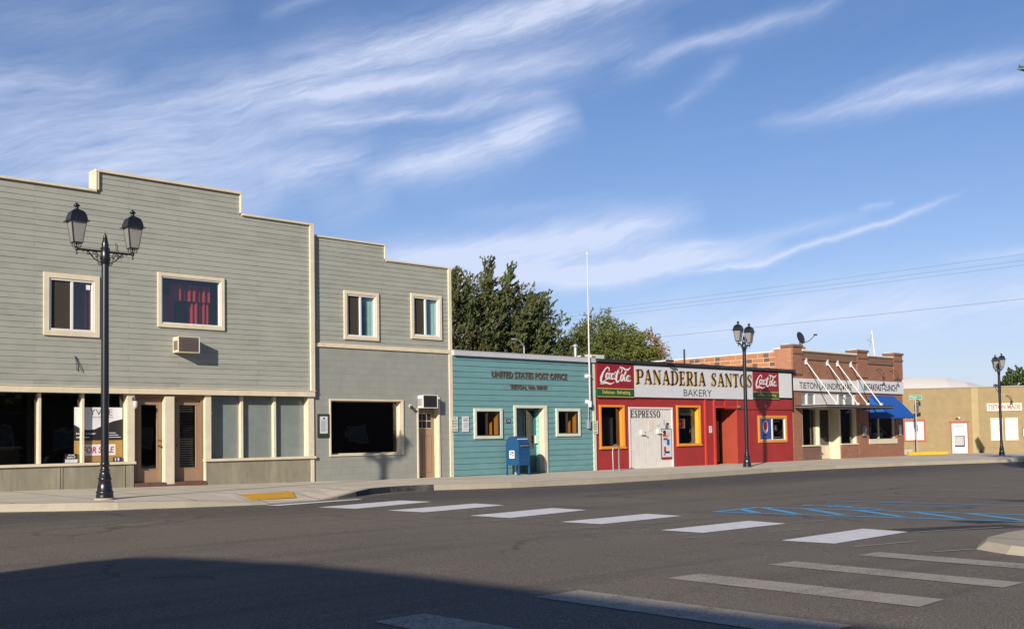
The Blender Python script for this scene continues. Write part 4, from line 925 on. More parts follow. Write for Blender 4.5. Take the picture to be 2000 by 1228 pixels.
# roof things
t = thing('vent_pipe', 'pale capped vent pipe on the post office roof', 'vent pipe', (29.55, 29, 3.9)); MB().lathe(29.6, 29, [(.07, 3.9), (.07, 4.82)], 'light_metal').build('pipe', t); MB().lathe(29.6, 29, [(.06, 4.8), (.12, 4.83), (.12, 4.88), (.03, 4.95)], 'light_metal').build('cap', t)
t = thing('roof_cooler', 'boxy pale cooler unit on the bakery roof', 'cooling unit', (30.9, 29.4, 3.9)); MB().box(30.5, 31.3, 29, 29.8, 3.9, 4.56, 'pale_trim').build('casing', t, bevel=.01)
mb = MB()
for k in range(6): mb.box(30.485, 30.499, 29.05, 29.75, 4.28+k*.04, 4.30+k*.04, 'steel_grey')
for k in range(6): mb.box(30.55, 30.75, 28.985, 28.999, 4.28+k*.04, 4.30+k*.04, 'steel_grey')
mb.build('louvre', t)
t = tag(MB().lathe(36.56, 29, [(.04, 3.9), (.04, 5.04)], 'black_metal', 10).build('stove_pipe'), 'thin black pipe standing on the bakery roof', 'pipe')

# ---- mailbox
Mx, My, Mz = 23.0, 25.26, zs(23)
mbx = thing('mailbox', 'blue arched collection mailbox on four legs before the post office door', 'mailbox', (Mx+.25, My+.31, Mz))
W_, D_, zt, za = .52, .64, 1.30, .99
pr = [(My, .33), (My+D_, .33), (My+D_, za)]+[(My+D_/2+D_/2*math.cos(R(a)), za+(zt-za)*math.sin(R(a))) for a in range(15, 180, 15)]+[(My, za)]
pr = [(a, b_+Mz) for a, b_ in pr]
MB().prism(pr, Mx, Mx+W_, 'mail_blue', 'yz').build('body', mbx, bevel=.012)
for ix in (0, 1):
    for iy in (0, 1):
        x = Mx+.005+ix*(W_-.055); yy = My+.005+iy*(D_-.055); MB().box(x, x+.045, yy, yy+.045, Mz, Mz+.335, 'mail_blue').box(x-.012, x+.057, yy-.012, yy+.057, Mz, Mz+.012, 'mail_blue').build('leg', mbx)
mb = MB(); mb.box(Mx+.03, Mx+W_-.03, My-.012, My-.001, Mz+.86, Mz+.885, 'mail_blue'); mb.box(Mx+.03, Mx+W_-.03, My-.012, My-.001, Mz+.42, Mz+.44, 'mail_blue'); mb.box(Mx+.03, Mx+.05, My-.011, My-.001, Mz+.44, Mz+.86, 'mail_blue'); mb.box(Mx+W_-.05, Mx+W_-.03, My-.011, My-.001, Mz+.44, Mz+.86, 'mail_blue'); mb.build('collection_door', mbx)
mb = MB(); mb.poly([(Mx+.06, My-.02, Mz+1.00), (Mx+W_-.06, My-.02, Mz+1.00), (Mx+W_-.06, My+.10, Mz+1.19), (Mx+.06, My+.10, Mz+1.19)], 'mail_navy'); mb.box(Mx+.10, Mx+W_-.10, My-.05, My+.02, Mz+.96, Mz+1.0, 'steel_grey'); mb.box(Mx+.04, Mx+W_-.04, My+.06, My+.14, Mz+1.185, Mz+1.215, 'sign_white'); mb.build('chute', mbx)
mb = MB(); sx = Mx-.004
def LP(u, v): return (sx, My+.40-u*.26+.06, Mz+.56+v*.26)
mb.poly([(Mx-.003, p[1], p[2]) for p in [LP(.0, .06), LP(.06, 0), LP(.94, 0), LP(1, .06), LP(1, .94), LP(.94, 1), LP(.06, 1), LP(0, .94)]], 'letter_white'); mb.build('sticker', mbx)
mb = MB(); sx = Mx-.008
mb.poly([LP(.12, .82), LP(.92, .82), LP(.80, .66), LP(.62, .60), LP(.40, .74), LP(.14, .74)], 'mail_navy'); mb.poly([LP(.16, .66), LP(.34, .62), LP(.52, .52), LP(.20, .42)], 'mail_navy'); mb.poly([LP(.18, .36), LP(.60, .40), LP(.90, .62), LP(.78, .30)], 'mail_navy'); mb.box(sx-.001, sx, My+.26, My+.42, Mz+.60, Mz+.615, 'coke_red'); mb.build('emblem', mbx)
# ================================================================== BAKERY
B4 = thing('bakery_building', 'low red bakery with orange window frames and a long painted sign band', 'building', (34, FY, 0))
h4 = [(28.00, 29.22, .83, 2.30, .17), (29.60, 32.15, -.2, 2.25, .06), (32.50, 33.86, .86, 2.32, .20), (34.95, 36.44, -.2, 2.34, .80), (38.08, 40.10, .90, 1.91, .08)]
mb = MB(); wall(mb, (27.71, 40.72, -.2, 2.74), h4[:1]+h4[2:3]+h4[4:], FY, 'red_wall', reveal='orange_trim') if False else None
for a, b_, c, d in cut((27.71, 40.72, -.2, 2.74), h4): mb.quad((a, FY, c), (b_, FY, c), (b_, FY, d), (a, FY, d), 'red_wall')
def reveal(mb, h, y, mt, right=None):
    x0, x1, z0, z1, dp = h; y1 = y+dp
    mb.quad((x0, y, z0), (x0, y1, z0), (x0, y1, z1), (x0, y, z1), mt); mb.quad((x1, y, z0), (x1, y, z1), (x1, y1, z1), (x1, y1, z0), right or mt)
    mb.quad((x0, y, z1), (x0, y1, z1), (x1, y1, z1), (x1, y, z1), mt); mb.quad((x0, y, z0), (x1, y, z0), (x1, y1, z0), (x0, y1, z0), mt)
reveal(mb, h4[0], FY, 'orange_trim'); reveal(mb, h4[2], FY, 'orange_trim', 'yellow_reveal'); reveal(mb, h4[3], FY, 'red_wall', 'door_side_orange'); reveal(mb, h4[4], FY, 'orange_trim')
mb.quad((27.71, FY, 2.74), (40.72, FY, 2.74), (40.72, FY, 4.0), (27.71, FY, 4.0), 'black')
mb.box(35.6, 40.70, FY-.05, FY, 2.27, 2.70, 'red_wall'); mb.build('front_wall', B4)
mb = MB()
for a, b_ in ((34.22, 34.34), (34.83, 34.95), (36.44, 36.56)): MB().box(a, b_, FY-.055, FY+.01, -.1 if a < 36 else 2.381, 2.70, 'red_bright').build('pilaster', B4, bevel=.005)
mb.box(36.44, 36.50, FY-.02, FY, -.1, 2.30, 'red_bright'); mb.box(40.66, 40.76, FY-.07, FY+.05, 2.2, 4.02, 'black'); mb.box(34.95, 36.62, FY-.075, FY, 2.31, 2.38, 'red_bright'); mb.box(36.44, 36.64, FY-.12, FY-.076, 2.32, 2.42, 'steel_grey'); mb.build('door_lintel', B4, bevel=.005)
mb = MB(); mb.box(27.68, 40.78, FY-.20, FY+.3, 3.96, 4.08, 'flashing'); mb.box(27.72, 40.72, FY-.12, FY, 3.92, 3.96, 'black'); mb.build('parapet_flashing', B4, bevel=.01)
mb = MB(); shell(mb, 27.72, 40.72, FY+.02, 40, -.1, 3.92, 'red_wall', 'roof_dark'); room(mb, 27.8, 34.6, FY+.25, 33, -.02, 2.7, 'dark_room', 'room_wall'); room(mb, 36.7, 40.6, FY+.2, 32, -.02, 2.7, 'dark_room'); room(mb, 34.95, 36.44, FY+.84, 33, -.04, 2.7, 'black'); mb.build('roof', B4)
def owin(h, o0, mull=None, gm='glass'):
    x0, x1, z0, z1, dp = h; mb = MB(); mb.frame(x0-.08, x1+.10, z0-.08, z1+.08, .085, FY-.05, FY+.01, 'orange_trim'); mb.box(x0-.10, x1+.13, FY-.08, FY, z0-.10, z0-.04, 'orange_trim')
    w_ = mb.build('window', B4, bevel=.005); return w_
ww = owin(h4[0], 0); MB().quad((28, FY+.15, .83), (29.22, FY+.15, .83), (29.22, FY+.15, 2.3), (28, FY+.15, 2.3), 'glass').build('pane', ww)
curtain(ww, 28.1, 29.15, .85, 1.95, FY+.5, 'insect_screen', .06, 16)
ww = owin(h4[2], 0); MB().quad((32.5, FY+.18, .86), (33.86, FY+.18, .86), (33.86, FY+.18, 2.32), (32.5, FY+.18, 2.32), 'glass').build('pane', ww)
mb = MB(); mb.frame(32.75, 33.35, 1.48, 1.86, .035, FY+.30, FY+.33, 'light_metal'); mb.box(32.78, 33.32, FY+.33, FY+.34, 1.52, 1.83, 'poster_red'); mb.box(32.78, 33.1, FY+.32, FY+.33, 1.6, 1.7, 'sign_cream'); mb.build('picture', ww)
mb = MB()
for k in range(6): mb.box(32.52, 33.84, FY+.24, FY+.25, 2.02+k*.045, 2.045+k*.045, 'steel_grey')
mb.build('blind', ww)
mb = MB(); mb.frame(38.00, 40.20, .81, 2.0, .11, FY-.05, FY+.01, 'orange_trim'); mb.frame(38.11, 40.09, .92, 1.89, .035, FY-.01, FY+.06, 'white_vinyl'); mb.box(39.06, 39.14, FY-.01, FY+.06, .95, 1.86, 'white_vinyl'); ww = mb.build('window', B4, bevel=.004)
MB().quad((38.14, FY+.04, .95), (40.06, FY+.04, .95), (40.06, FY+.04, 1.86), (38.14, FY+.04, 1.86), 'dark_glass').build('pane', ww)
mb = MB(); mb.box(39.35, 39.85, FY+.1, FY+.11, 1.72, 1.80, 'steel_grey'); mb.box(39.2, 39.95, FY+.1, FY+.11, 1.0, 1.06, 'sign_white'); mb.lathe(39.55, FY+.13, [(.05, 1.3), (.09, 1.35), (.09, 1.45), (.04, 1.5), (.08, 1.58)], 'steel_grey', 10); mb.build('window_display', ww)
t = thing('cola_poster', 'blue poster with a red and white round emblem in the right bakery window', 'poster', (38.6, FY, .95))
MB().box(38.15, 39.04, FY+.012, FY+.03, .96, 1.85, 'poster_blue').build('sheet', t)
mb = MB(); P8 = [(38.58+.20*math.cos(R(a)), FY+.006, 1.50+.29*math.sin(R(a))) for a in range(0, 360, 20)]; mb.poly(P8, 'letter_white'); mb.poly([(38.60+.14*math.cos(R(a)), FY+.002, 1.55+.20*math.sin(R(a))) for a in range(0, 360, 20)], 'poster_red'); mb.build('emblem', t)
mb = MB(); mb.box(38.42, 38.78, FY+.006, FY+.011, 1.05, 1.08, 'steel_grey'); mb.build('small_print', t)
# door inside the porch
mb = MB(); y = FY+.80; mb.frame(34.97, 35.45, -.05, 2.3, .07, y-.03, y+.02, 'dark_metal'); mb.frame(35.5, 36.42, -.05, 2.3, .09, y-.03, y+.02, 'black'); dd = mb.build('door', B4); MB().quad((35.04, y, 0), (36.35, y, 0), (36.35, y, 2.24), (35.04, y, 2.24), 'dark_glass').build('pane', dd)
MB().tube([(35.62, y-.04, .8), (35.62, y-.1, .85), (35.62, y-.1, 1.3), (35.62, y-.04, 1.35)], .015, 'light_metal').build('handle', dd)
# boarded opening
t = thing('espresso_board', 'white grooved board covering a shop opening, with ESPRESSO lettered on top', 'board', (30.9, FY, -.04))
mb = MB(); mb.box(29.60, 32.15, FY+.02, FY+.06, -.06, 2.25, 'white_board')
k = 29.66
while k < 32.08: mb.box(k, k+.128, FY+.008, FY+.02, -.05, 2.17, 'white_board'); k += .14
mb.frame(29.56, 32.19, -.05, 2.31, .07, FY-.03, FY+.02, 'white_board', wb=.02); mb.build('board', t, bevel=.002)
mb = MB(); serif_text(mb, 'ESPRESSO', 29.68, 31.44, 1.90, 2.18, FY-.006, 'letter_black', .06); mb.build('lettering', t)
t = thing('menu_poster', 'tall framed price poster with red and blue pictures on the white board', 'poster', (31.8, FY, .25))
mb = MB(); mb.box(31.44, 32.08, FY-.03, FY+.01, .27, 1.47, 'letter_grey'); mb.box(31.46, 32.06, FY-.034, FY-.03, .27, .34, 'coke_red'); mb.build('frame', t)
MB().box(31.47, 32.05, FY-.036, FY-.031, .35, 1.44, 'sign_white').build('sheet', t)
mb = MB()
for a, b_, c, d, mm in ((31.52, 31.72, 1.18, 1.38, 'poster_red'), (31.58, 31.68, 1.26, 1.40, 'black'), (31.55, 31.86, 1.14, 1.22, 'poster_orange'), (31.56, 31.80, 1.02, 1.10, 'poster_blue'), (31.76, 31.92, .82, 1.05, 'canvas_blue'), (31.57, 31.70, .56, .76, 'poster_red'), (31.60, 31.92, .50, .58, 'mail_navy'), (31.56, 31.66, .42, .48, 'poster_red'), (31.78, 31.95, 1.2, 1.36, 'fascia_metal')): mb.box(a, b_, FY-.040-(c*.001), FY-.037, c, d, mm)
mb.build('pictures', t)
t = thing('paper_notices', 'small torn papers pinned on the white board above the price poster', 'notice', (31.2, FY, 1.4))
for k, (a, b_, c, d, mm) in enumerate(((31.74, 31.92, 1.47, 1.62, 'steel_grey'), (31.80, 31.95, 1.62, 1.70, 'mail_navy'), (31.60, 31.72, 1.62, 1.82, 'fascia_metal'), (30.72, 30.98, 1.40, 1.78, 'sign_cream'), (31.20, 31.38, 1.58, 1.62, 'fascia_metal'))): MB().box(a, b_, FY-.002, FY+.006, c, d, mm).build('sheet', t)
for k, (x, z) in enumerate(((30.30, 1.30), (31.28, 1.34))):
    t = thing('door_lever', ['white lever hardware box at the left of the white board', 'white lever hardware box beside the price poster'][k], 'hardware', (x, FY, z)); MB().box(x-.10, x+.10, FY-.09, FY+.01, z-.07, z+.12, 'white_board').build('cover', t, bevel=.02); MB().tube([(x+.05, FY-.09, z), (x+.17, FY-.12, z-.08)], .02, 'white_metal').build('lever', t)
wall_sign(34.53, 34.72, 1.28, 1.56, FY-.005, 'sign_white', 'small white notice on the red wall left of the bakery door', 'notice', [('OPEN', 34.56, 34.69, 1.47, 1.51, 'letter_grey'), ('7-7', 34.58, 34.67, 1.38, 1.43, 'letter_grey')])
# sign band
YS = FY-.10
t = thing('bakery_sign', 'long white PANADERIA SANTOS BAKERY sign board over the red shop', 'shop sign', (33.5, YS, 2.68))
mb = MB(); mb.box(29.83, 37.56, YS, FY-.01, 2.69, 3.93, 'sign_white'); mb.build('board', t, bevel=.004)
mb = MB(); serif_text(mb, 'PANADERIA SANTOS', 29.88, 37.46, 3.17, 3.72, YS-.003, 'gold'); mb.build('letter_shadow', t)
mb = MB(); serif_text(mb, 'PANADERIA SANTOS', 29.94, 37.52, 3.205, 3.765, YS-.008, 'letter_dark'); mb.build('lettering', t)
mb = MB(); text(mb, 'BAKERY', 32.80, 34.64, 2.77, 3.05, YS-.006, 'letter_grey', .0); mb.build('subtitle', t)
for k, (x0, x1, z0, zg, z1) in enumerate(((27.74, 29.80, 2.68, 3.00, 3.92), (37.60, 39.54, 2.74, 3.04, 3.90))):
    t = thing('cola_sign', ['red and green cola sign at the left end of the bakery sign band', 'red and green cola sign right of the long bakery sign, crossed by a lamp shadow'][k], 'sign', ((x0+x1)/2, YS, z0), group='cola signs')
    MB().box(x0, x1, YS-.01, FY-.01, zg, z1, 'coke_red').build('red_panel', t, bevel=.004); MB().box(x0, x1, YS-.01, FY-.01, z0, zg-.02, 'sign_green').build('green_panel', t)
    mb = MB(); mb.box(x0, x1, YS-.014, YS, zg-.028, zg, 'gold'); mb.box(x0, x1, YS-.014, YS, z0-.012, z0+.01, 'gold'); mb.build('gold_line', t)
    mb = MB(); cola_script(mb, x0+.10, x1-.10, zg+.12, z1-.08, YS-.015, 'letter_white'); mb.build('script', t)
    mb = MB(); serif = 'Delicious - Refreshing'; text(mb, serif, x0+.28, x1-.24, z0+.07, zg-.08, YS-.016, 'yellow_letter', .012); mb.build('slogan', t)
tag(MB().box(39.58, 40.58, YS, FY-.01, 2.80, 3.90, 'sign_white_bright').build('blank_sign'), 'blank white sign panel at the right end of the bakery sign band', 'sign')
t = thing('sign_floodlight', 'dark flood lamp arm leaning over the white bakery sign', 'lamp', (31.4, FY, 4.0))
MB().tube([(31.5, FY, 4.05), (31.6, FY-.35, 4.14)], .02, 'dark_metal').build('arm', t); MB().box(31.45, 31.75, FY-.5, FY-.33, 4.08, 4.16, 'dark_metal').build('lamp_head', t, bevel=.01)
# bike rack
t = thing('bike_rack', 'grey steel hoop bicycle rack before the red bakery window', 'bike rack', (27.6, 25.0, -.02))
za_ = zs(27.4); pts = [(27.28, 24.95, za_), (27.28, 24.95, za_+.72)]+[(27.46-.18*math.cos(R(a)), 24.97, za_+.74+.20*math.sin(R(a))) for a in range(15, 180, 15)]+[(27.64, 25.0, za_+.72), (27.64, 25.0, za_)]
MB().tube(pts, .03, 'steel_grey', 12).build('hoop', t)
for x in (27.28, 27.64): MB().lathe(x, 24.97, [(.07, za_), (.07, za_+.012)], 'steel_grey', 12).build('foot_plate', t)

# ================================================================== BRICK BUILDING
B5 = thing('brick_building', 'brown brick shop building with three capped piers, laundromat and cafe fronts', 'building', (46, FY, 0))
XL, XR = 40.79, 51.0
h5 = [(41.50, 46.36, -.2, 3.12), (47.48, 50.20, .85, 2.80)]
mb = MB(); wall(mb, (XL, XR, -.3, 5.02), h5, FY, 'brown_brick', .25)
for a, b_ in ((XL, 41.55), (46.45, 47.45), (50.1, XR)): mb.box(a, b_, FY-.06, FY+.5, 3.9, 5.14, 'brown_brick')
mb.box(46.5, 47.40, FY-.02, FY+.1, -.2, 3.1, 'brown_brick')
for a, b_ in ((41.55, 46.45), (47.45, 50.1)): mb.box(a, b_, FY-.06, FY, 4.60, 4.68, 'dark_brick'); mb.box(a, b_, FY-.035, FY, 4.681, 4.92, 'dark_brick'); mb.box(a, b_, FY-.07, FY, 4.921, 4.98, 'dark_brick')
mb.build('front_wall', B5)
mb = MB()
for a, b_ in ((XL, 41.55), (46.45, 47.45), (50.1, XR)):
    mb.box(a-.05, b_+.05, FY-.12, FY+.56, 5.14, 5.26, 'dark_brick'); mb.box(a-.03, b_+.03, FY-.10, FY+.54, 4.82, 4.92, 'dark_brick') if a != XL else mb.box(a+.002, b_+.03, FY-.10, FY, 4.82, 4.92, 'dark_brick')
mb.build('pier_cap', B5, bevel=.015)
mb = MB(); mb.box(41.60, 46.40, FY-.09, FY+.3, 4.98, 5.06, 'coping_white'); mb.box(47.50, 50.05, FY-.09, FY+.3, 4.98, 5.04, 'coping_white'); mb.box(40.78, 41.5, FY+.1, FY+.5, 5.261, 5.29, 'coping_white'); mb.box(46.5, 46.9, FY+.0, FY+.5, 5.261, 5.30, 'coping_white'); mb.box(50.1, 50.5, FY+.0, FY+.5, 5.261, 5.29, 'coping_white')
mb.box(40.74, 41.04, FY+.95, 45, 4.96, 5.02, 'coping_white'); mb.box(40.745, 41.03, FY+.57, FY+.94, 5.08, 5.14, 'coping_white'); mb.build('coping', B5, bevel=.01)
mb = MB(); mb.quad((XL-.01, FY+.9, -.1), (XL-.01, 45, -.1), (XL-.01, 45, 4.96), (XL-.01, FY+.9, 4.96), 'hollow_tile'); mb.box(XL-.02, XL+.3, FY+.01, FY+.9, -.1, 5.08, 'orange_brick')
mb.quad((XR, FY, -.3), (XR, 45, -.3), (XR, 45, 4.96), (XR, FY, 4.96), 'brown_brick'); mb.quad((XL, FY, 4.7), (XR, FY, 4.7), (XR, 45, 4.7), (XL, 45, 4.7), 'roof_dark'); mb.quad((XL, 45, 0), (XR, 45, 0), (XR, 45, 4.9), (XL, 45, 4.9), 'brown_brick'); mb.build('side_wall', B5)
mb = MB(); room(mb, 41.5, 46.4, FY+.62, 33, -.03, 3.15, 'black', 'dark_room'); room(mb, 47.4, 50.3, FY+.3, 33, -.03, 2.9, 'black', 'dark_room'); mb.build('shop_rooms', B5)
# transom
mb = MB(); mb.box(41.50, 46.36, FY+.06, FY+.16, 3.02, 3.12, 'white_board'); mb.box(41.50, 46.36, FY+.04, FY+.16, 2.42, 2.53, 'white_board'); mb.box(42.82, 44.76, FY+.08, FY+.16, 2.53, 3.02, 'white_board')
for x in (41.50, 42.02, 42.72, 44.74, 45.36, 46.20): mb.box(x, x+.13, FY+.06, FY+.16, 2.53, 3.02, 'white_board')
tr_ = mb.build('transom', B5, bevel=.004)
for a, b_ in ((41.63, 42.02), (42.15, 42.72), (44.87, 45.36), (45.49, 46.2)): MB().quad((a, FY+.13, 2.53), (b_, FY+.13, 2.53), (b_, FY+.13, 3.02), (a, FY+.13, 3.02), 'covered_glass').build('pane', tr_)
# shop front
mb = MB(); DX0, DX1 = 43.06, 44.74
mb.box(41.50, 43.02, FY+.02, FY+.3, -.2, .58, 'brown_base'); mb.box(44.86, 46.36, FY+.0, FY+.3, -.2, .60, 'brown_brick'); mb.build('base_wall', B5)
mb = MB(); mb.box(41.46, 43.06, FY-.04, FY+.3, .58, .645, 'cream_trim'); mb.box(44.82, 46.40, FY-.04, FY+.3, .60, .665, 'cream_trim')
for x in (41.50, 42.94, 44.80, 46.26): mb.box(x, x+.10, FY+.04, FY+.3, .646 if x < 44 else .666, 2.42, 'cream_trim')
mb.box(41.60, 46.3, FY+.05, FY+.3, 2.33, 2.42, 'cream_trim'); mb.box(DX1-.02, 44.80, FY+.02, FY+.6, -.1, 2.33, 'cream_trim'); mb.box(43.02, 43.05, FY+.04, FY+.6, -.1, .57, 'brown_base'); mb.build('shopfront_trim', B5, bevel=.004)
for a, b_ in ((41.6, 42.94), (44.9, 46.26)): MB().quad((a, FY+.20, .64), (b_, FY+.20, .64), (b_, FY+.20, 2.35), (a, FY+.20, 2.35), 'glass').build('shop_window', B5)
mb = MB(); mb.quad((43.04, FY+.2, .6), (43.04, FY+.6, .6), (43.04, FY+.6, 2.34), (43.04, FY+.2, 2.34), 'glass'); mb.build('side_pane', B5)
mb = MB(); y = FY+.56; mb.frame(43.06, DX1, -.04, 2.34, .05, y-.03, y+.02, 'cream_trim', wb=.64); mb.box(43.5, 43.56, y-.03, y+.02, .6, 2.25, 'dark_metal'); dd = mb.build('door', B5); dd['label'] = 'cream laundromat door with solid lower panel'; MB().quad((43.15, y, .6), (DX1-.09, y, .6), (DX1-.09, y, 2.25), (43.15, y, 2.25), 'dark_glass').build('pane', dd)
for k, x in enumerate((41.75, 42.2, 42.62, 45.2)):
    t = thing('washing_machine', ['pale washing machine behind the laundromat glass, far left', 'pale washing machine behind the laundromat glass, second from the left', 'pale washing machine behind the laundromat glass, near the door', 'pale washing machine behind the right laundromat pane'][k], 'washing machine', (x, 27.6, -.03), group='machines in the laundromat')
    MB().box(x-.2, x+.2, 27.3, 27.9, -.03, .98+.25*(k == 2), 'white_metal').build('cabinet', t, bevel=.02); MB().cyl((x, 27.29, .5), .14, .03, 'y', 'steel_grey').build('door', t)
# cafe window
mb = MB(); mb.box(47.42, 50.26, FY-.04, FY+.25, .60, .85, 'cream_trim'); mb.box(47.48, 47.56, FY+.08, FY+.2, .86, 2.8, 'cream_trim'); mb.box(50.12, 50.2, FY+.08, FY+.2, .86, 2.8, 'cream_trim'); mb.box(48.62, 48.68, FY+.1, FY+.2, .86, 2.8, 'cream_trim'); ww = mb.build('window', B5, bevel=.005)
MB().quad((47.5, FY+.15, .85), (50.2, FY+.15, .85), (50.2, FY+.15, 2.8), (47.5, FY+.15, 2.8), 'glass').build('pane', ww)
mb = MB()
for x in (47.8, 48.2, 49.0, 49.5): mb.box(x, x+.25, FY+.5, FY+.8, .85, 1.05+.1*(x > 48.9), 'fascia_metal')
mb.build('window_display', ww)
# flat canopy with rods
YC = 24.58
mb = MB(); mb.box(40.98, 46.85, YC, FY-.001, 2.36, 2.44, 'dark_metal'); mb.box(40.96, 46.87, YC-.03, YC, 2.30, 2.46, 'flashing'); mb.box(40.95, 40.98, YC, FY-.001, 2.30, 2.46, 'flashing'); mb.box(46.85, 46.88, YC, FY-.001, 2.30, 2.46, 'flashing'); mb.box(40.94, 46.89, YC-.045, YC-.03, 2.37, 2.39, 'light_metal'); mb.box(40.935, 40.95, YC, FY-.001, 2.37, 2.39, 'light_metal'); cn = mb.build('canopy', B5)
for x in (41.92, 43.75, 44.66, 45.88):
    mb = MB(); mb.tube([(x, FY-.03, 4.50), (x, YC+.06, 2.47)], .026, 'white_metal', 8); mb.box(x-.06, x+.05, FY-.07, FY-.001, 4.38, 4.66, 'white_metal'); mb.box(x-.05, x+.05, YC+.01, YC+.12, 2.441, 2.56, 'white_metal'); mb.build('tie_rod', cn)
# awning
xa, xb, yw, yf, ztp, zf, zw = 47.55, 50.02, FY-.02, 25.10, 3.02, 1.98, 2.0
mb = MB(); n = 16
for i in range(n):
    a, b_ = xa+(xb-xa)*i/n, xa+(xb-xa)*(i+1)/n; s0, s1 = .02*math.sin(i*1.3), .02*math.sin((i+1)*1.3)
    for j in range(6):
        t0, t1 = j/6, (j+1)/6; q = lambda t: (yw+(yf-yw)*t, ztp+(zf-ztp)*t+.05*math.sin(t*math.pi))
        (ya_, zA), (yb_, zB) = q(t0), q(t1); mb.add([(a, ya_, zA), (b_, ya_, zA), (b_, yb_, zB), (a, yb_, zB)], [(0, 3, 2, 1)], 'canvas_blue', True)
    mb.poly([(a, yf, zf), (a, yf-.005, zf-.10), ((a+b_)/2, yf-.005, zf-.14), (b_, yf-.005, zf-.10), (b_, yf, zf)], 'canvas_blue')
for x in (xa, xb):
    mb.poly([(x, yw, ztp), (x, yf, zf), (x, yf, zf-.1), (x, yw, zf-.1+.0)], 'canvas_blue')
    for i in range(7): a, b_ = yw+(yf-yw)*i/7, yw+(yf-yw)*(i+1)/7; mb.poly([(x, a, zf-.1), (x, (a+b_)/2, zf-.15), (x, b_, zf-.1)], 'canvas_blue')
aw = mb.build('awning', B5); aw['label'] = 'blue canvas awning with scalloped edge over the cafe window'
mb = MB(); mb.tube([(xa+.04, yw, 2.2), (xa+.04, yf+.03, zf)], .015, 'light_metal'); mb.tube([(xb-.04, yw, 2.2), (xb-.04, yf+.03, zf)], .015, 'light_metal'); mb.tube([(xa, yf+.03, zf), (xb, yf+.03, zf)], .015, 'light_metal'); mb.build('frame', aw)
# signs
t = thing('laundromat_sign', 'white painted TIETON LAUNDROMAT board on the brick front', 'shop sign', (43.5, FY, 3.15)); MB().box(40.80, 46.40, FY-.075, FY-.001, 3.14, 3.71, 'chipped_white').build('board', t); mb = MB(); text(mb, 'TIETON LAUNDROMAT', 41.25, 45.86, 3.24, 3.54, FY-.079, 'letter_black', .008); mb.build('lettering', t)
t = thing('cafe_sign', 'white BREAKFAST-LUNCH board above the blue awning', 'shop sign', (48.7, FY, 3.15)); MB().box(46.42, 50.98, FY-.09, FY-.001, 3.13, 3.75, 'sign_white_bright').build('board', t, bevel=.005); mb = MB(); text(mb, 'BREAKFAST-LUNCH', 46.96, 50.25, 3.26, 3.60, FY-.094, 'letter_black', .025); mb.build('lettering', t)
for k, (x, z) in enumerate(((48.35, 4.32), (49.8, 4.30))):
    t = thing('gooseneck_lamp', ['dark gooseneck lamp over the left half of the cafe sign', 'dark gooseneck lamp over the right half of the cafe sign'][k], 'lamp', (x, FY, z), group='gooseneck lamps on the brick front')
    MB().tube([(x, FY, z), (x, FY-.2, z+.04), (x, FY-.36, z-.08), (x, FY-.42, z-.25), (x, FY-.42, z-.38)], .016, 'dark_metal').build('arm', t); MB().lathe(x, FY-.42, [(.02, z-.36), (.05, z-.40), (.08, z-.52)], 'dark_metal', 12, False).build('lamp_shade', t)
wall_sign(50.42, 50.76, 1.00, 1.56, FY-.02, 'sign_white', 'framed white menu beside the cafe window under the awning', 'menu', [('MENU', 50.48, 50.70, 1.46, 1.51, 'letter_grey')], edge='dark_metal')
t = thing('electric_meter', 'grey meter box on the brick pier between laundromat and cafe', 'electric meter', (46.9, FY, 1.1)); MB().box(46.70, 47.0, FY-.14, FY-.02, 1.0, 1.50, 'steel_grey').build('box', t, bevel=.01); MB().cyl((46.85, FY-.17, 1.32), .09, .06, 'y', 'light_metal').build('dial', t)
# dish, chimney, antenna
t = thing('satellite_dish', 'dark satellite dish on the brick building roof', 'satellite dish', (42.9, FY+1, 5.1)); dc = Vector((42.95, FY+.9, 5.72)); ax = Vector((-.10, -.95, .30)).normalized(); mb = MB()
e1 = ax.cross(Vector((0, 0, 1))).normalized(); e2 = ax.cross(e1); vs = []; fs = []
for j in range(5):
    for i in range(18): rr = .27*j/4; a = 2*math.pi*i/18; vs.append(dc+e1*rr*math.cos(a)+e2*rr*math.sin(a)*1.15+ax*(rr*rr*.7))
for j in range(4):
    for i in range(18): fs.append((j*18+i, j*18+(i+1) % 18, (j+1)*18+(i+1) % 18, (j+1)*18+i))
mb.add(vs, fs, 'dark_metal', True); mb.build('reflector', t); MB().tube([dc-e2*.0+Vector((0, 0, -.3)), dc+Vector((.35, -.3, -.12)), dc+Vector((.62, -.45, .16))], .016, 'dark_metal').box(dc.x+.5, dc.x+.72, dc.y-.5, dc.y-.42, dc.z+.13, dc.z+.19, 'dark_metal').build('feed_arm', t)
MB().tube([(42.95, FY+.95, 5.0), dc], .025, 'dark_metal').build('mast', t)
tag(MB().box(42.6, 43.25, FY+.8, FY+1.3, 4.7, 5.32, 'orange_brick').build('chimney_stub'), 'short brick stack under the satellite dish', 'chimney')
t = thing('antenna_mast', 'leaning white mast with a thin aerial on the brick building roof', 'antenna', (49.2, FY+.5, 5)); MB().tube([(49.25, FY+.5, 4.8), (48.95, FY+.5, 6.38)], .05, 'white_metal').build('mast', t)
mb = MB(); mb.tube([(48.97, FY+.5, 6.25), (48.6, FY+.4, 5.85), (48.4, FY+.3, 5.55)], .008, 'steel_grey', 4); mb.tube([(48.3, FY+.4, 5.9), (49.0, FY+.5, 5.75)], .008, 'steel_grey', 4); mb.tube([(48.35, FY+.4, 5.8), (48.35, FY+.4, 6.0)], .008, 'steel_grey', 4); mb.tube([(48.6, FY+.4, 5.75), (48.6, FY+.4, 5.98)], .008, 'steel_grey', 4); mb.build('aerial', t)

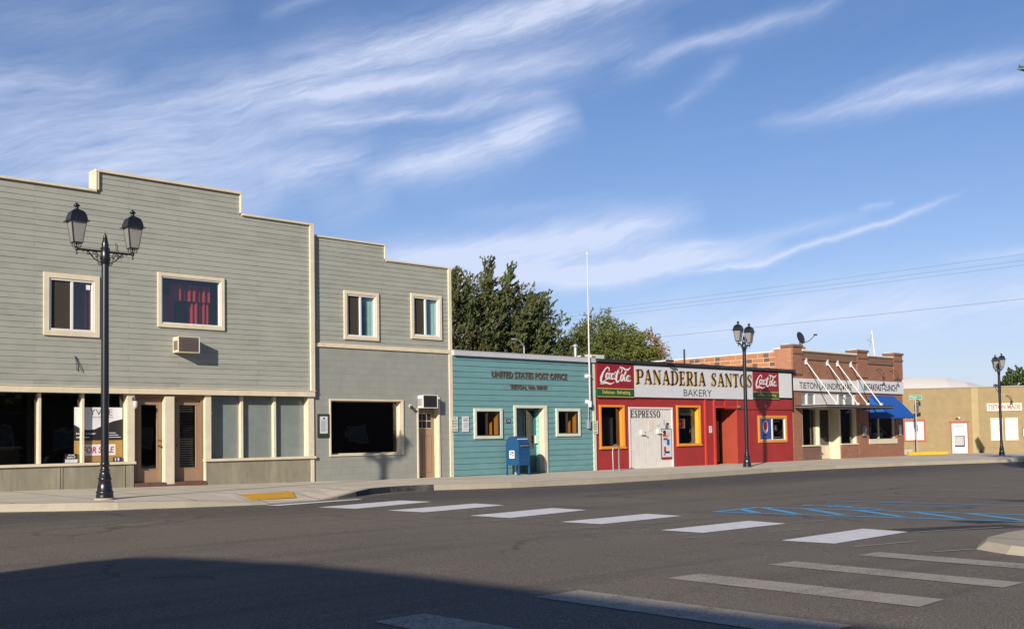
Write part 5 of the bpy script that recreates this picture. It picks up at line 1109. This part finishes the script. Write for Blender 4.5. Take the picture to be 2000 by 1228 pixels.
# ================================================================== OCHRE BUILDING ACROSS THE CORNER
def sc13(z): return (z-1.22)*1.13+1.22
K = 1.13
B6 = thing('ochre_building', 'long ochre stucco building beyond the brick corner with domed white roof', 'building', (62.4, 32.0, 0), R(-53.5))
mb = MB(); hB = [(.02*K, 1.06*K, sc13(.68), sc13(1.80)), (2.50*K, 3.31*K, -.6, sc13(1.62)), (4.56*K, 5.13*K, sc13(.64), sc13(1.83)), (5.31*K, 5.91*K, sc13(.64), sc13(1.83))]
TOP = sc13(3.57); wall(mb, (-9, 14, -.8, TOP), hB, 0, 'ochre_stucco', .12); mb.box(3.57*K, 3.93*K, -.03, 0, -.8, TOP-.02, 'ochre_light'); mb.quad((-9, 0, -.8), (-9, 0, TOP), (-9, 16, TOP), (-9, 16, -.8), 'ochre_stucco'); mb.quad((14, 0, -.8), (14, 16, -.8), (14, 16, TOP), (14, 0, TOP), 'ochre_stucco'); mb.build('wall', B6, True)
mb = MB(); mb.box(-9, 14, -.06, .3, TOP, TOP+.06, 'sign_back'); mb.build('parapet_cap', B6, True)
mb = MB(); N_ = 26; rp = [(-9, 3.6), (-4, 4.1), (-.03, 4.26), (1.01, 4.34), (2.63, 4.30), (3.69, 4.06), (4.74, 3.76), (5.6, 3.60), (8, 3.56)]
rp = [(a*K, sc13(b_)) for a, b_ in rp]
for (a, za_), (b_, zb_) in zip(rp[:-1], rp[1:]): 
    mb.add([(a, .35, TOP-.2), (b_, .35, TOP-.2), (b_, 2.2, zb_-.05), (a, 2.2, za_-.05), (b_, 6, zb_+.12), (a, 6, za_+.12), (b_, 14, TOP), (a, 14, TOP)], [(0, 1, 2, 3), (3, 2, 4, 5), (5, 4, 6, 7)], 'roof_membrane', True)
mb.build('roof', B6, True)
mb = MB(); mb.frame(-.04*K, 1.12*K, sc13(.62), sc13(1.86), .10, -.04, .02, 'trim_red'); w_ = mb.build('window', B6, True); MB().quad((.05, .05, sc13(.66)), (1.05*K, .05, sc13(.66)), (1.05*K, .05, sc13(1.8)), (.05, .05, sc13(1.8)), 'blind_white').build('shutter', w_, True)
mb = MB(); mb.frame(2.44*K, 3.38*K, -.5, sc13(1.68), .07, -.04, .02, 'trim_red'); mb.box(2.38*K, 3.44*K, -.06, .02, sc13(1.66), sc13(1.73), 'trim_red'); mb.build('door_frame', B6, True)
mb = MB(); zb = sc13(-.11); mb.frame(2.50*K, 3.31*K, zb, sc13(1.62), .16, .02, .07, 'blind_white', wb=.45); mb.box(2.6*K, 3.2*K, .02, .07, sc13(.90), sc13(.97), 'blind_white'); mb.box(2.6*K, 3.2*K, .045, .07, sc13(.97), sc13(1.5), 'blind_white'); dd = mb.build('door', B6, True)
mb = MB(); 
for k in range(9): z = sc13(.38)+k*.06; mb.box(2.66*K, 3.12*K, .05, .065, z, z+.045, 'fascia_metal')
mb.box(2.66*K, 3.12*K, .04, .06, sc13(1.42), sc13(1.47), 'steel_grey'); mb.box(2.66*K, 3.12*K, .035, .06, sc13(.90), sc13(.93), 'steel_grey'); mb.build('louvre', dd, True); MB().cyl((3.2*K, .0, sc13(.85)), .03, .06, 'y', 'brass').build('handle', dd, True)
for a, b_ in ((4.56, 5.13), (5.31, 5.91)):
    mb = MB(); mb.frame(a*K-.03, b_*K+.03, sc13(.62), sc13(1.86), .06, -.03, .03, 'sign_cream'); mb.box(a*K, b_*K, -.02, .03, sc13(1.21), sc13(1.24), 'fascia_metal'); w_ = mb.build('window', B6, True); MB().quad((a*K, .04, sc13(.62)), (b_*K, .04, sc13(.62)), (b_*K, .04, sc13(1.85)), (a*K, .04, sc13(1.85)), 'blind_white').build('blind', w_, True)
mb = MB(); mb.tube([(5.95*K, -.04, sc13(-.2)), (5.95*K, -.04, sc13(.6))], .025, 'ochre_light'); mb.build('drain_pipe', B6, True)
A6 = R(-53.5)
def onB(u, v, z): return (62.4+math.cos(A6)*u*K-math.sin(A6)*v, 32.0+math.sin(A6)*u*K+math.cos(A6)*v, z)
t = thing('tieton_made_sign', 'cream board with TIETON MADE in worn red letters on the ochre wall', 'shop sign', onB(5.26, 0, 0), A6)
u0, u1, s0, s1 = -.90*K, .90*K, sc13(2.24), sc13(2.67)
MB().box(u0, u1, -.08, -.01, s0, s1, 'sign_cream').build('board', t, True, .006); mb = MB(); text(mb, 'TIETON MADE', u0+.07, u1-.07, s0+.10, s1-.08, -.085, 'sign_red', .03); mb.build('lettering', t, True)
t = thing('gooseneck_lamp', 'dark gooseneck lamp over the TIETON MADE board', 'lamp', onB(5.5, 0, 0), A6); z = sc13(3.06)
MB().tube([(-.15, 0, z), (-.10, -.15, z+.04), (.08, -.3, z-.1), (.10, -.34, z-.3)], .018, 'dark_metal').build('arm', t, True); MB().lathe(.10, -.34, [(.03, z-.28), (.05, z-.32), (.10, z-.42)], 'dark_metal', 12, False).build('lamp_shade', t, True)
t = thing('gooseneck_lamp', 'small dark gooseneck lamp near the street name sign', 'lamp', onB(.75, 0, 0), A6); z = sc13(2.95)
MB().tube([(-.1, 0, z), (.0, -.2, z+.02), (.05, -.3, z-.12)], .018, 'dark_metal').build('arm', t, True); MB().lathe(.05, -.3, [(.03, z-.10), (.05, z-.14), (.10, z-.24)], 'dark_metal', 12, False).build('lamp_shade', t, True)
t = thing('door_lamp', 'dark twin spot lamp above the white door of the ochre building', 'lamp', onB(2.82, 0, 0), A6); z = sc13(1.87)
MB().box(-.12, .12, -.1, 0, z-.04, z+.04, 'dark_metal').build('base', t, True); MB().lathe(.08, -.12, [(.02, z-.05), (.08, z), (.05, z+.1)], 'white_metal', 10).build('bulb', t, True)
t = thing('wall_notice', 'white framed notice at the right edge of the ochre wall', 'notice', onB(6.33, 0, 0), A6); MB().box(-.18, .18, -.04, 0, sc13(.8), sc13(1.26), 'sign_white_bright').build('plate', t, True); MB().frame(-.2, .2, sc13(.78), sc13(1.28), .03, -.05, -.01, 'dark_metal').build('frame', t, True)

# street sign, kerb bits
PX, PY = 60.2, 30.1
def ray_scale(): return PY/29.49
k_ = PY/29.49
t = thing('stop_sign', 'stop sign seen edge on with a green Maple St blade on the same post', 'road sign', (PX, PY, zs(PX)))
zz_ = lambda z: (z-1.22)*k_+1.22
MB().tube([(PX, PY, zs(PX)), (PX, PY, zz_(3.1))], .035, 'light_metal', 8).build('post', t)
mb = MB(); an = R(20); oc = [(.40*math.cos(R(22.5+45*i)), .40*math.sin(R(22.5+45*i))) for i in range(8)]; zc = zz_(2.58); dirv = Vector((math.sin(R(63.4-21)), math.cos(R(63.4-21)), 0)); nv = Vector((-dirv.y, dirv.x, 0))
vs = [Vector((PX, PY, zc))+dirv*a+Vector((0, 0, b_))-nv*.04 for a, b_ in oc]; vs2 = [v-nv*.012 for v in vs]; mb.add(vs+vs2, [tuple(range(8))]+[(i, i+8, (i+1) % 8+8, (i+1) % 8) for i in range(8)], 'sign_back'); mb.add([v-nv*.002 for v in vs2], [tuple(reversed(range(8)))], 'coke_red'); mb.build('octagon', t)
bd = thing('street_name_blade', 'green Maple St name blade on top of the stop sign post', 'street sign', (PX, PY, zz_(3.12)), R(-25))
mb = MB(); mb.box(-.45, .45, -.01, .01, -.02, .22, 'street_green'); mb.frame(-.45, .45, -.02, .22, .02, -.014, .0, 'letter_white'); mb.build('blade', bd, True); mb = MB(); text(mb, 'Maple', -.38, .15, .03, .17, -.016, 'letter_white', .02); text(mb, 'St', .24, .36, .08, .16, -.016, 'letter_white', .01); mb.build('lettering', bd, True)
mb = MB(); z = zs(54.3); mb.prism([(53.9, 27.55), (56.3, 26.55), (56.25, 26.35), (53.8, 27.30)], z, z+.16, 'yellow_paint', 'xy'); tag(mb.build('yellow_kerb', bevel=.01), 'low yellow painted kerb at the corner past the brick building', 'kerb block')
mb = MB(); mb.box(56.3, 58.1, 29.3, 29.8, zs(57)-.05, zs(57)+.28, 'sign_cream'); tag(mb.build('concrete_block', bevel=.02), 'pale low concrete block behind the yellow kerb', 'concrete block')

# ================================================================== STREET LAMPS
def make_lamp():
    t = thing('street_lamp', '', 'street lamp')
    MB().lathe(0, 0, [(.165, 0), (.165, .05), (.155, .09), (.165, .10), (.165, .12), (.145, .14), (.13, .26), (.118, .35), (.130, .36), (.130, .385), (.115, .40), (.10, .48), (.082, .52), (.098, .53), (.098, .55), (.078, .57), (.074, .64), (.088, .65), (.088, .68), (.074, .70)], 'black_metal', 28).build('base', t, True)
    MB().lathe(0, 0, [(.074, .70), (.076, 1.6), (.070, 4.6), (.068, 5.02)], 'black_metal', 24, False).build('pole', t, True)
    MB().lathe(0, 0, [(.068, 4.62), (.078, 4.63), (.078, 4.95), (.068, 4.96), (.068, 5.02), (.060, 5.06), (.04, 5.16), (.03, 5.18), (.045, 5.195), (.02, 5.21), (.012, 5.24), (.004, 5.32)], 'black_metal', 20).build('finial', t, True)
    for s in (-1, 1):
        mb = MB(); X = lambda r: s*r
        mb.tube([(X(.06), 0, 4.88), (X(.56), 0, 4.88)], .022, 'black_metal', 8)
        mb.box(min(X(.06), X(.085)), max(X(.06), X(.085)), -.02, .02, 4.60, 4.96, 'black_metal')
        cv = lambda pts, r=.012: mb.tube([(X(a), 0, c) for a, c in pts], r, 'black_metal', 6)
        cv([(.09, 4.66), (.13, 4.67), (.20, 4.71), (.27, 4.78), (.32, 4.85), (.42, 4.875)]); cv([(.10, 4.62), (.13, 4.62), (.14, 4.65), (.12, 4.67)])
        cv([(.20+.055*math.cos(R(a)), 4.805+.055*math.sin(R(a))) for a in range(-40, 280, 25)], .010); cv([(.20+.025*math.cos(R(a)), 4.80+.025*math.sin(R(a))) for a in range(0, 280, 40)], .010)
        cv([(.125+.035*math.cos(R(a)), 4.745+.035*math.sin(R(a))) for a in range(-60, 250, 30)], .009); cv([(.30, 4.80), (.34, 4.80), (.36, 4.82), (.34, 4.84)], .009); cv([(.40, 4.87), (.42, 4.84), (.44, 4.85)], .008)
        mb.build('arm', t, True)
        cx = X(.55); ln = MB()
        ln.lathe(cx, 0, [(.0, 4.77), (.018, 4.78), (.022, 4.80), (.010, 4.82), (.012, 4.84), (.03, 4.86), (.03, 4.90), (.014, 4.92), (.014, 4.99)], 'black_metal', 12)
        for q in range(4):
            a = R(45+90*q); ln.tube([(cx+.02*math.cos(a), .02*math.sin(a), 4.90), (cx+.075*math.cos(a), .075*math.sin(a), 4.91), (cx+.095*math.cos(a), .095*math.sin(a), 4.95), (cx+.085*math.cos(a), .085*math.sin(a), 4.99)], .010, 'black_metal', 6)
        LQ = .80
        sq = lambda r, z: [(cx+r*LQ*u, r*LQ*v, z) for u, v in ((-1, -1), (1, -1), (1, 1), (-1, 1))]
        sq_ = lambda r, z: [(cx+r*u, r*v, z) for u, v in ((-1, -1), (1, -1), (1, 1), (-1, 1))]
        def tier(mbx_, a, b_, mat):
            P1, P2 = sq(*a), sq(*b_); mbx_.add(P1+P2, [(0, 1, 5, 4), (1, 2, 6, 5), (2, 3, 7, 6), (3, 0, 4, 7)], mat)
        ln.add(sq(.115, 4.985)+sq(.115, 5.01), [(3, 2, 1, 0), (4, 5, 6, 7), (0, 1, 5, 4), (1, 2, 6, 5), (2, 3, 7, 6), (3, 0, 4, 7)], 'black_metal')
        for u, v in ((-1, -1), (1, -1), (1, 1), (-1, 1)): ln.tube([(cx+.087*u, .087*v, 5.0), (cx+.143*u, .143*v, 5.42)], .010, 'black_metal', 6)
        L = ln.build('lantern', t, True)
        g = MB(); tier(g, (.104, 5.01), (.172, 5.415), 'frosted_pane'); g.build('glass_panes', L, True)
        r_ = MB(); r_.add(sq(.245, 5.415)+sq(.245, 5.43), [(3, 2, 1, 0), (4, 5, 6, 7), (0, 1, 5, 4), (1, 2, 6, 5), (2, 3, 7, 6), (3, 0, 4, 7)], 'black_metal')
        pf = [(.205, 5.43), (.20, 5.47), (.185, 5.53), (.16, 5.575), (.165, 5.585), (.12, 5.625), (.05, 5.66)]
        for a, b_ in zip(pf[:-1], pf[1:]): tier(r_, a, b_, 'black_metal')
        r_.lathe(cx, 0, [(.05, 5.655), (.035, 5.67), (.035, 5.72), (.07, 5.725), (.045, 5.755), (.01, 5.79)], 'black_metal', 14); r_.build('roof', L, True)
    return t
def copy_tree(o, parent=None):
    c = o.copy(); COL.objects.link(c); c.parent = parent
    for ch in list(o.children): copy_tree(ch, c)
    return c
lamp0 = make_lamp(); lamp0['group'] = 'twin lantern street lamps'
for k, (x, y, phi, s_, lab) in enumerate(((7.62, 20.5, 91, 1.0, 'black twin lantern street lamp before the large grey building, nearest and tallest in view'),
        (32.78, 23.12, 77.6, .952, 'black twin lantern street lamp before the red bakery'), (54.15, 22.55, 50, .90, 'black twin lantern street lamp before the ochre building, with a side bracket'))):
    o = lamp0 if k == 0 else copy_tree(lamp0)
    o.location = (x, y, zs(x)+.004 if k else .165); o.rotation_euler = (0, 0, R(90-phi)); o.scale = (s_, s_, s_); o['label'] = lab
    if k == 2:
        mb = MB(); mb.tube([(0, 0, 3.92), (-.30, .42, 3.92)], .018, 'black_metal', 8); mb.tube([(-.27, .38, 3.92), (-.27, .38, 4.05)], .015, 'black_metal', 6); mb.tube([(-.05, .07, 3.60), (-.15, .21, 3.72), (-.2, .28, 3.9)], .014, 'black_metal', 6); mb.box(-.07, .07, -.07, .07, 3.55, 3.98, 'black_metal'); mb.build('side_bracket', o, True)
struct(MB().lathe(7.62, 20.5, [(.20, .10), (.20, .166)], 'kerb_concrete', 20).build('lamp_footing'))

# ================================================================== OVERHEAD WIRES
for k, (z1, z2, d) in enumerate(((11.36, 10.90, 'topmost'), (11.07, 10.56, 'second'), (10.80, 10.34, 'third'), (8.56, 8.50, 'lowest'))):
    pts = [(60.0+(k % 3)*.15, 70+(-8-70)*i/24, z1+(z2-z1)*i/24-(.25 if k < 3 else .2)*(1-(2*i/24-1)**2)+.2) for i in range(25)]
    tag(MB().tube(pts, .007 if k < 3 else .010, 'steel_grey', 5).build('overhead_wire'), d+' of the thin power lines crossing the sky at the right', 'power line')

# ================================================================== TREES
def leaf(mb, p, d, l, w_, rnd, mat):
    d = d.normalized(); s = d.cross(Vector((rnd.uniform(-1, 1), rnd.uniform(-1, 1), rnd.uniform(-1, 1))))
    if s.length < .01: return
    s = s.normalized()*w_; a = p-d*l*.5; c = p+d*l*.5; k = len(mb.v)
    mb.v += [tuple(a), tuple(p+s), tuple(c), tuple(p-s)]; mb.f.append([k, k+1, k+2, k+3]); mb.fm.append(mat); mb.sm.append(False)
def conifer(loc, leaders, mat, label, seed=3, dens=1.0):
    rnd = random.Random(seed); x, y, z = loc; t = thing('windswept_conifer', label, 'tree', loc)
    tr = MB(); tr.tube([(x, y, z), (x+.1, y, z+2.5), (x+.3, y, z+5.0), (x+.9, y, z+8)], .38, 'bark', 10, .10)
    cr = MB()
    for (tx, tz, dy) in leaders:
        base = Vector((x+.2+(tx-x)*.12, y+dy*.1, z+2.2+(tz-z-2.2)*.25)); tip = Vector((tx, y+dy, tz)); mid_ = base.lerp(tip, .5)+Vector((-.35, 0, -.1))
        pts = [base.lerp(mid_, i/4) if i < 4 else mid_.lerp(tip, (i-4)/4) for i in range(9)]
        tr.tube(pts, .11, 'bark', 5, .02)
        L = (tip-base).length
        for s in range(int(L*17*dens)):
            u = rnd.random()**.8; i = min(7, int(u*8)); p = pts[i].lerp(pts[i+1], u*8-i); ax = (pts[i+1]-pts[i]).normalized()
            rad = (1-u)*1.45+.20
            off = Vector((rnd.gauss(0, 1), rnd.gauss(0, 1), rnd.gauss(0, .8))).normalized()*rad*rnd.random()**.5
            q = p+off; dr = (ax*.9+off.normalized()*.8+Vector((.35, 0, .35))).normalized(); n = rnd.randint(7, 12); ln = rnd.uniform(.3, .55)
            for k in range(n):
                v = k/n; leaf(cr, q+dr*ln*v+Vector((rnd.uniform(-.06, .06), rnd.uniform(-.06, .06), rnd.uniform(-.06, .06))), dr+Vector((rnd.uniform(-.6, .6), rnd.uniform(-.6, .6), rnd.uniform(-.4, .6))), rnd.uniform(.18, .34), rnd.uniform(.035, .075), rnd, mat)
    # the inner mass: sprays inside the outline, leaning up and to the lee side
    for k in range(int(2700*dens)):
        u = rnd.random(); px_ = x-5.6+10.9*u; top = z+10.5-max(0, px_-x-2.2)*.70+.5*math.sin(px_*2.6)+.3*math.sin(px_*5.1); pz = z+4.6+(top-z-4.6)*rnd.random()**.85; py_ = y+rnd.gauss(0, 1.1)
        if rnd.random() < .12+.25*(math.sin(px_*1.9+pz*1.3)*math.sin(pz*1.7) > .35): continue
        q = Vector((px_, py_, pz)); dr = Vector((rnd.uniform(.1, 1.0), rnd.uniform(-.5, .5), rnd.uniform(.2, 1.0))).normalized(); ln = rnd.uniform(.4, .9)
        for j in range(12):
            v = j/12; leaf(cr, q+dr*ln*v+Vector((rnd.uniform(-.1, .1), rnd.uniform(-.1, .1), rnd.uniform(-.1, .1)))*(1-v*.6), dr+Vector((rnd.uniform(-.6, .6), rnd.uniform(-.6, .6), rnd.uniform(-.4, .6))), rnd.uniform(.16, .32), rnd.uniform(.03, .06), rnd, mat)
    tr.build('trunk', t); cr.build('crown', t); return t
conifer((41.3, 48, 0), [(37.0, 10.2, 0), (38.2, 11.1, -.6), (39.3, 10.2, .8), (40.6, 10.9, -.8), (41.4, 12.2, 0), (42.0, 11.3, .9), (43.1, 11.8, -.3), (43.6, 10.6, 1.1), (44.4, 10.1, -1), (45.3, 10.5, .3), (46.0, 9.6, -.8), (46.4, 10.5, 0), (46.6, 8.9, .9), (46.9, 8.1, 0), (47.0, 7.3, .4), (47.2, 6.4, -.6),
   (36.2, 9.4, .6), (36.0, 8.2, -.7), (36.0, 7.0, .3), (38.5, 8.6, -1.8), (40.5, 9.0, -2.0), (42.5, 8.8, -2.1), (44.5, 8.0, -1.8), (39.5, 7.2, -2.2), (41.8, 7.2, -2.4), (44.0, 6.6, -2.1), (46.0, 7.0, -1.6), (37.5, 6.4, -1.6), (45.5, 5.6, -1.8), (40, 5.8, -2.2), (43, 5.6, -2.2)], 'conifer_leaf', 'dark windswept evergreen tree rising behind the post office', 5, 1.15)
def broadleaf(name, loc, trunk_h, blobs, mat, label, seed, n, lw=(.12, .26, .05), droop=.0, group=None, cat='tree'):
    rnd = random.Random(seed); x, y, z = loc; t = thing(name, label, cat, loc, group=group)
    tr = MB(); tr.tube([(x, y, z), (x+.05, y, z+trunk_h*.6), (x+.02, y+.05, z+trunk_h)], .26, 'bark', 10, .14)
    for b_ in blobs: c = Vector(b_[:3]); s = Vector((x, y, z+trunk_h*.85)); tr.tube([s, s.lerp(c, .5)+Vector((0, 0, -.2)), c], .09, 'bark', 5, .02)
    cr = MB(); vol = sum(b_[3]*b_[4] for b_ in blobs)
    for b_ in blobs:
        c = Vector(b_[:3]); nn = max(4, int(n*b_[3]*b_[4]/vol/14))
        for s in range(nn):
            d = Vector((rnd.gauss(0, 1), rnd.gauss(0, 1), rnd.gauss(0, 1))).normalized(); r = rnd.uniform(.5, 1.0)**.6*(1+.12*rnd.gauss(0, 1)); q = c+Vector((d.x*b_[3]*r, d.y*b_[3]*r, d.z*b_[4]*r))
            out = (d+Vector((rnd.uniform(-.5, .5), rnd.uniform(-.5, .5), -droop*1.2))).normalized(); ln = rnd.uniform(.25, .55)
            for k in range(14): leaf(cr, q+out*ln*k/14+Vector((rnd.gauss(0, .09), rnd.gauss(0, .09), rnd.gauss(0, .09))), out+Vector((rnd.gauss(0, .5), rnd.gauss(0, .5), rnd.gauss(0, .5)-droop)), rnd.uniform(lw[0], lw[1]), rnd.uniform(lw[2]*.6, lw[2]), rnd, mat)
    tr.build('trunk', t); cr.build('crown', t); return t
broadleaf('willow_tree', (51.8, 48, 0), 3.2, [(51.4, 48, 8.1, 1.5, 1.35), (52.9, 47.7, 7.9, 1.5, 1.1), (50.2, 48.2, 7.3, 1.4, 1.3), (49.2, 48, 6.9, .9, 1.3), (54.0, 48, 7.3, 1.3, 1.2), (52, 46.7, 6.6, 1.8, 1.3), (49.9, 46.9, 6.0, 1.5, 1.2), (54.0, 46.9, 6.3, 1.5, 1.1), (55.3, 48, 6.2, 1.1, 1.0), (49.0, 47.5, 5.7, .8, .8)], 'willow_leaf', 'bushy yellow green tree behind the bakery roof', 11, 30000, droop=.35)
broadleaf('autumn_tree', (55.9, 47.2, 0), 3.0, [(55.4, 47.2, 7.4, .8, 1.0), (55.9, 47.1, 6.5, .95, 1.0), (55.2, 46.9, 6.2, .7, .8), (56.3, 47.1, 5.7, .7, .7)], 'autumn_leaf', 'small orange tinged tree at the right side of the bushy yellow green one', 12, 6000)
broadleaf('distant_tree', (113, 45, -.4), 3, [(112.6, 45, 5.6, 1.9, 1.5), (115, 45, 6.3, 2.2, 1.7), (117.5, 44, 6.0, 2.4, 1.8)], 'park_leaf', 'green tree far off at the right edge beyond the ochre building', 14, 6000, (.3, .5, .12))
broadleaf('kerbside_tree', (28.2, 7.5, -.2), 3.6, [(27.9, 7.5, 6.3, 1.7, 1.5), (28.6, 7.5, 7.8, 1.4, 1.1), (29.3, 6.8, 6.6, 1.5, 1.3), (28.6, 8.4, 9.3, .9, .8), (28.7, 9.6, 10.1, .5, .4), (28.50, 10.5, 10.62, .22, .16)], 'park_leaf', 'green tree in the park just beyond the right edge of the view', 21, 14000)
pt = broadleaf('park_tree', (24, -22, -.4), 3.2, [(24, -22, 6.4, 2.3, 2.0), (22.3, -22, 5.3, 1.7, 1.4), (25.9, -22, 5.4, 1.8, 1.5), (24.2, -22, 8.2, 1.4, 1.2)], 'park_leaf', 'green park tree reflected in the shop windows', 31, 9000, (.25, .45, .11), group='park trees behind the viewer')
for k, (x, y) in enumerate(((31, -26), (38, -20), (46, -24), (55, -18), (17, -28))):
    c = copy_tree(pt); c.location = (x, y, -.4); c.rotation_euler = (0, 0, k*1.3); c['label'] = 'green park tree reflected in the shop windows'

# street light post behind post office
t = thing('lamp_post', 'thin pale street light post standing before the dark evergreen', 'street light', (30.6, 34, 0)); kk = 34/29
MB().tube([(31.4, 34, 0), (31.4, 34, 5.35)], .04, 'light_metal', 8, .03).build('post', t); MB().tube([(31.4, 34, 5.3), (31.15, 34, 5.55), (30.85, 34, 5.62)], .03, 'light_metal', 6).box(30.7, 30.95, 33.93, 34.07, 5.58, 5.64, 'light_metal').build('arm', t)

# ================================================================== CORNER BUILDING CASTING THE FOREGROUND SHADE (left, out of view)
B7 = thing('corner_shop', 'two storey tan corner building out of view whose shade falls on the street', 'building', (-10.5, 3.8, -.4))
FP = [(-40, -4.1), (-12.11, 3.52), (-11.2, 3.78), (-10.52, 3.78), (-10.22, 3.45), (-9.47, 1.64), (-9.20, 0.11), (-9.05, -1.26), (-8.80, -3.39), (-8.60, -4.4), (-7.6, -11), (-5.5, -26), (-40, -26)]
MB().prism(FP, -.6, 6.17, 'ochre_stucco', 'xy').build('wall', B7)
MB().prism(FP, 6.17, 6.25, 'sign_back', 'xy').build('coping', B7)
for k in range(5):
    y = -11.5-k*2.9; x = -7.6+(-11-y)*.14
    w_ = MB().box(x-.25, x+.25, y-1.5, y, .6, 2.6, 'cream_trim').build('window', B7); MB().box(x+.2, x+.256, y-1.38, y-.12, .72, 2.48, 'covered_glass').build('pane', w_)

B8 = thing('added_reflection_building', 'long two storey building added beyond the park, out of view, to darken window reflections', 'building', (-5, -34, -.5))  # added block behind the viewer; its dark front fills the window reflections
mb = MB(); mb.box(-5, 190, -44, -34, -.6, 6.2, 'brown_base'); mb.build('wall', B8)
mb = MB(); mb.box(-5.1, 190.1, -44.1, -33.9, 6.2, 6.35, 'coping_white'); mb.build('coping', B8)
for k in range(12):
    mb = MB(); mb.frame(0+k*5.6, 2.6+k*5.6, .9, 2.6, .1, -34.05, -33.96, 'cream_trim'); w_ = mb.build('window', B8); mb = MB(); mb.quad((.1+k*5.6, -33.99, 1), (2.5+k*5.6, -33.99, 1), (2.5+k*5.6, -33.99, 2.5), (.1+k*5.6, -33.99, 2.5), 'covered_glass'); mb.build('pane', w_)
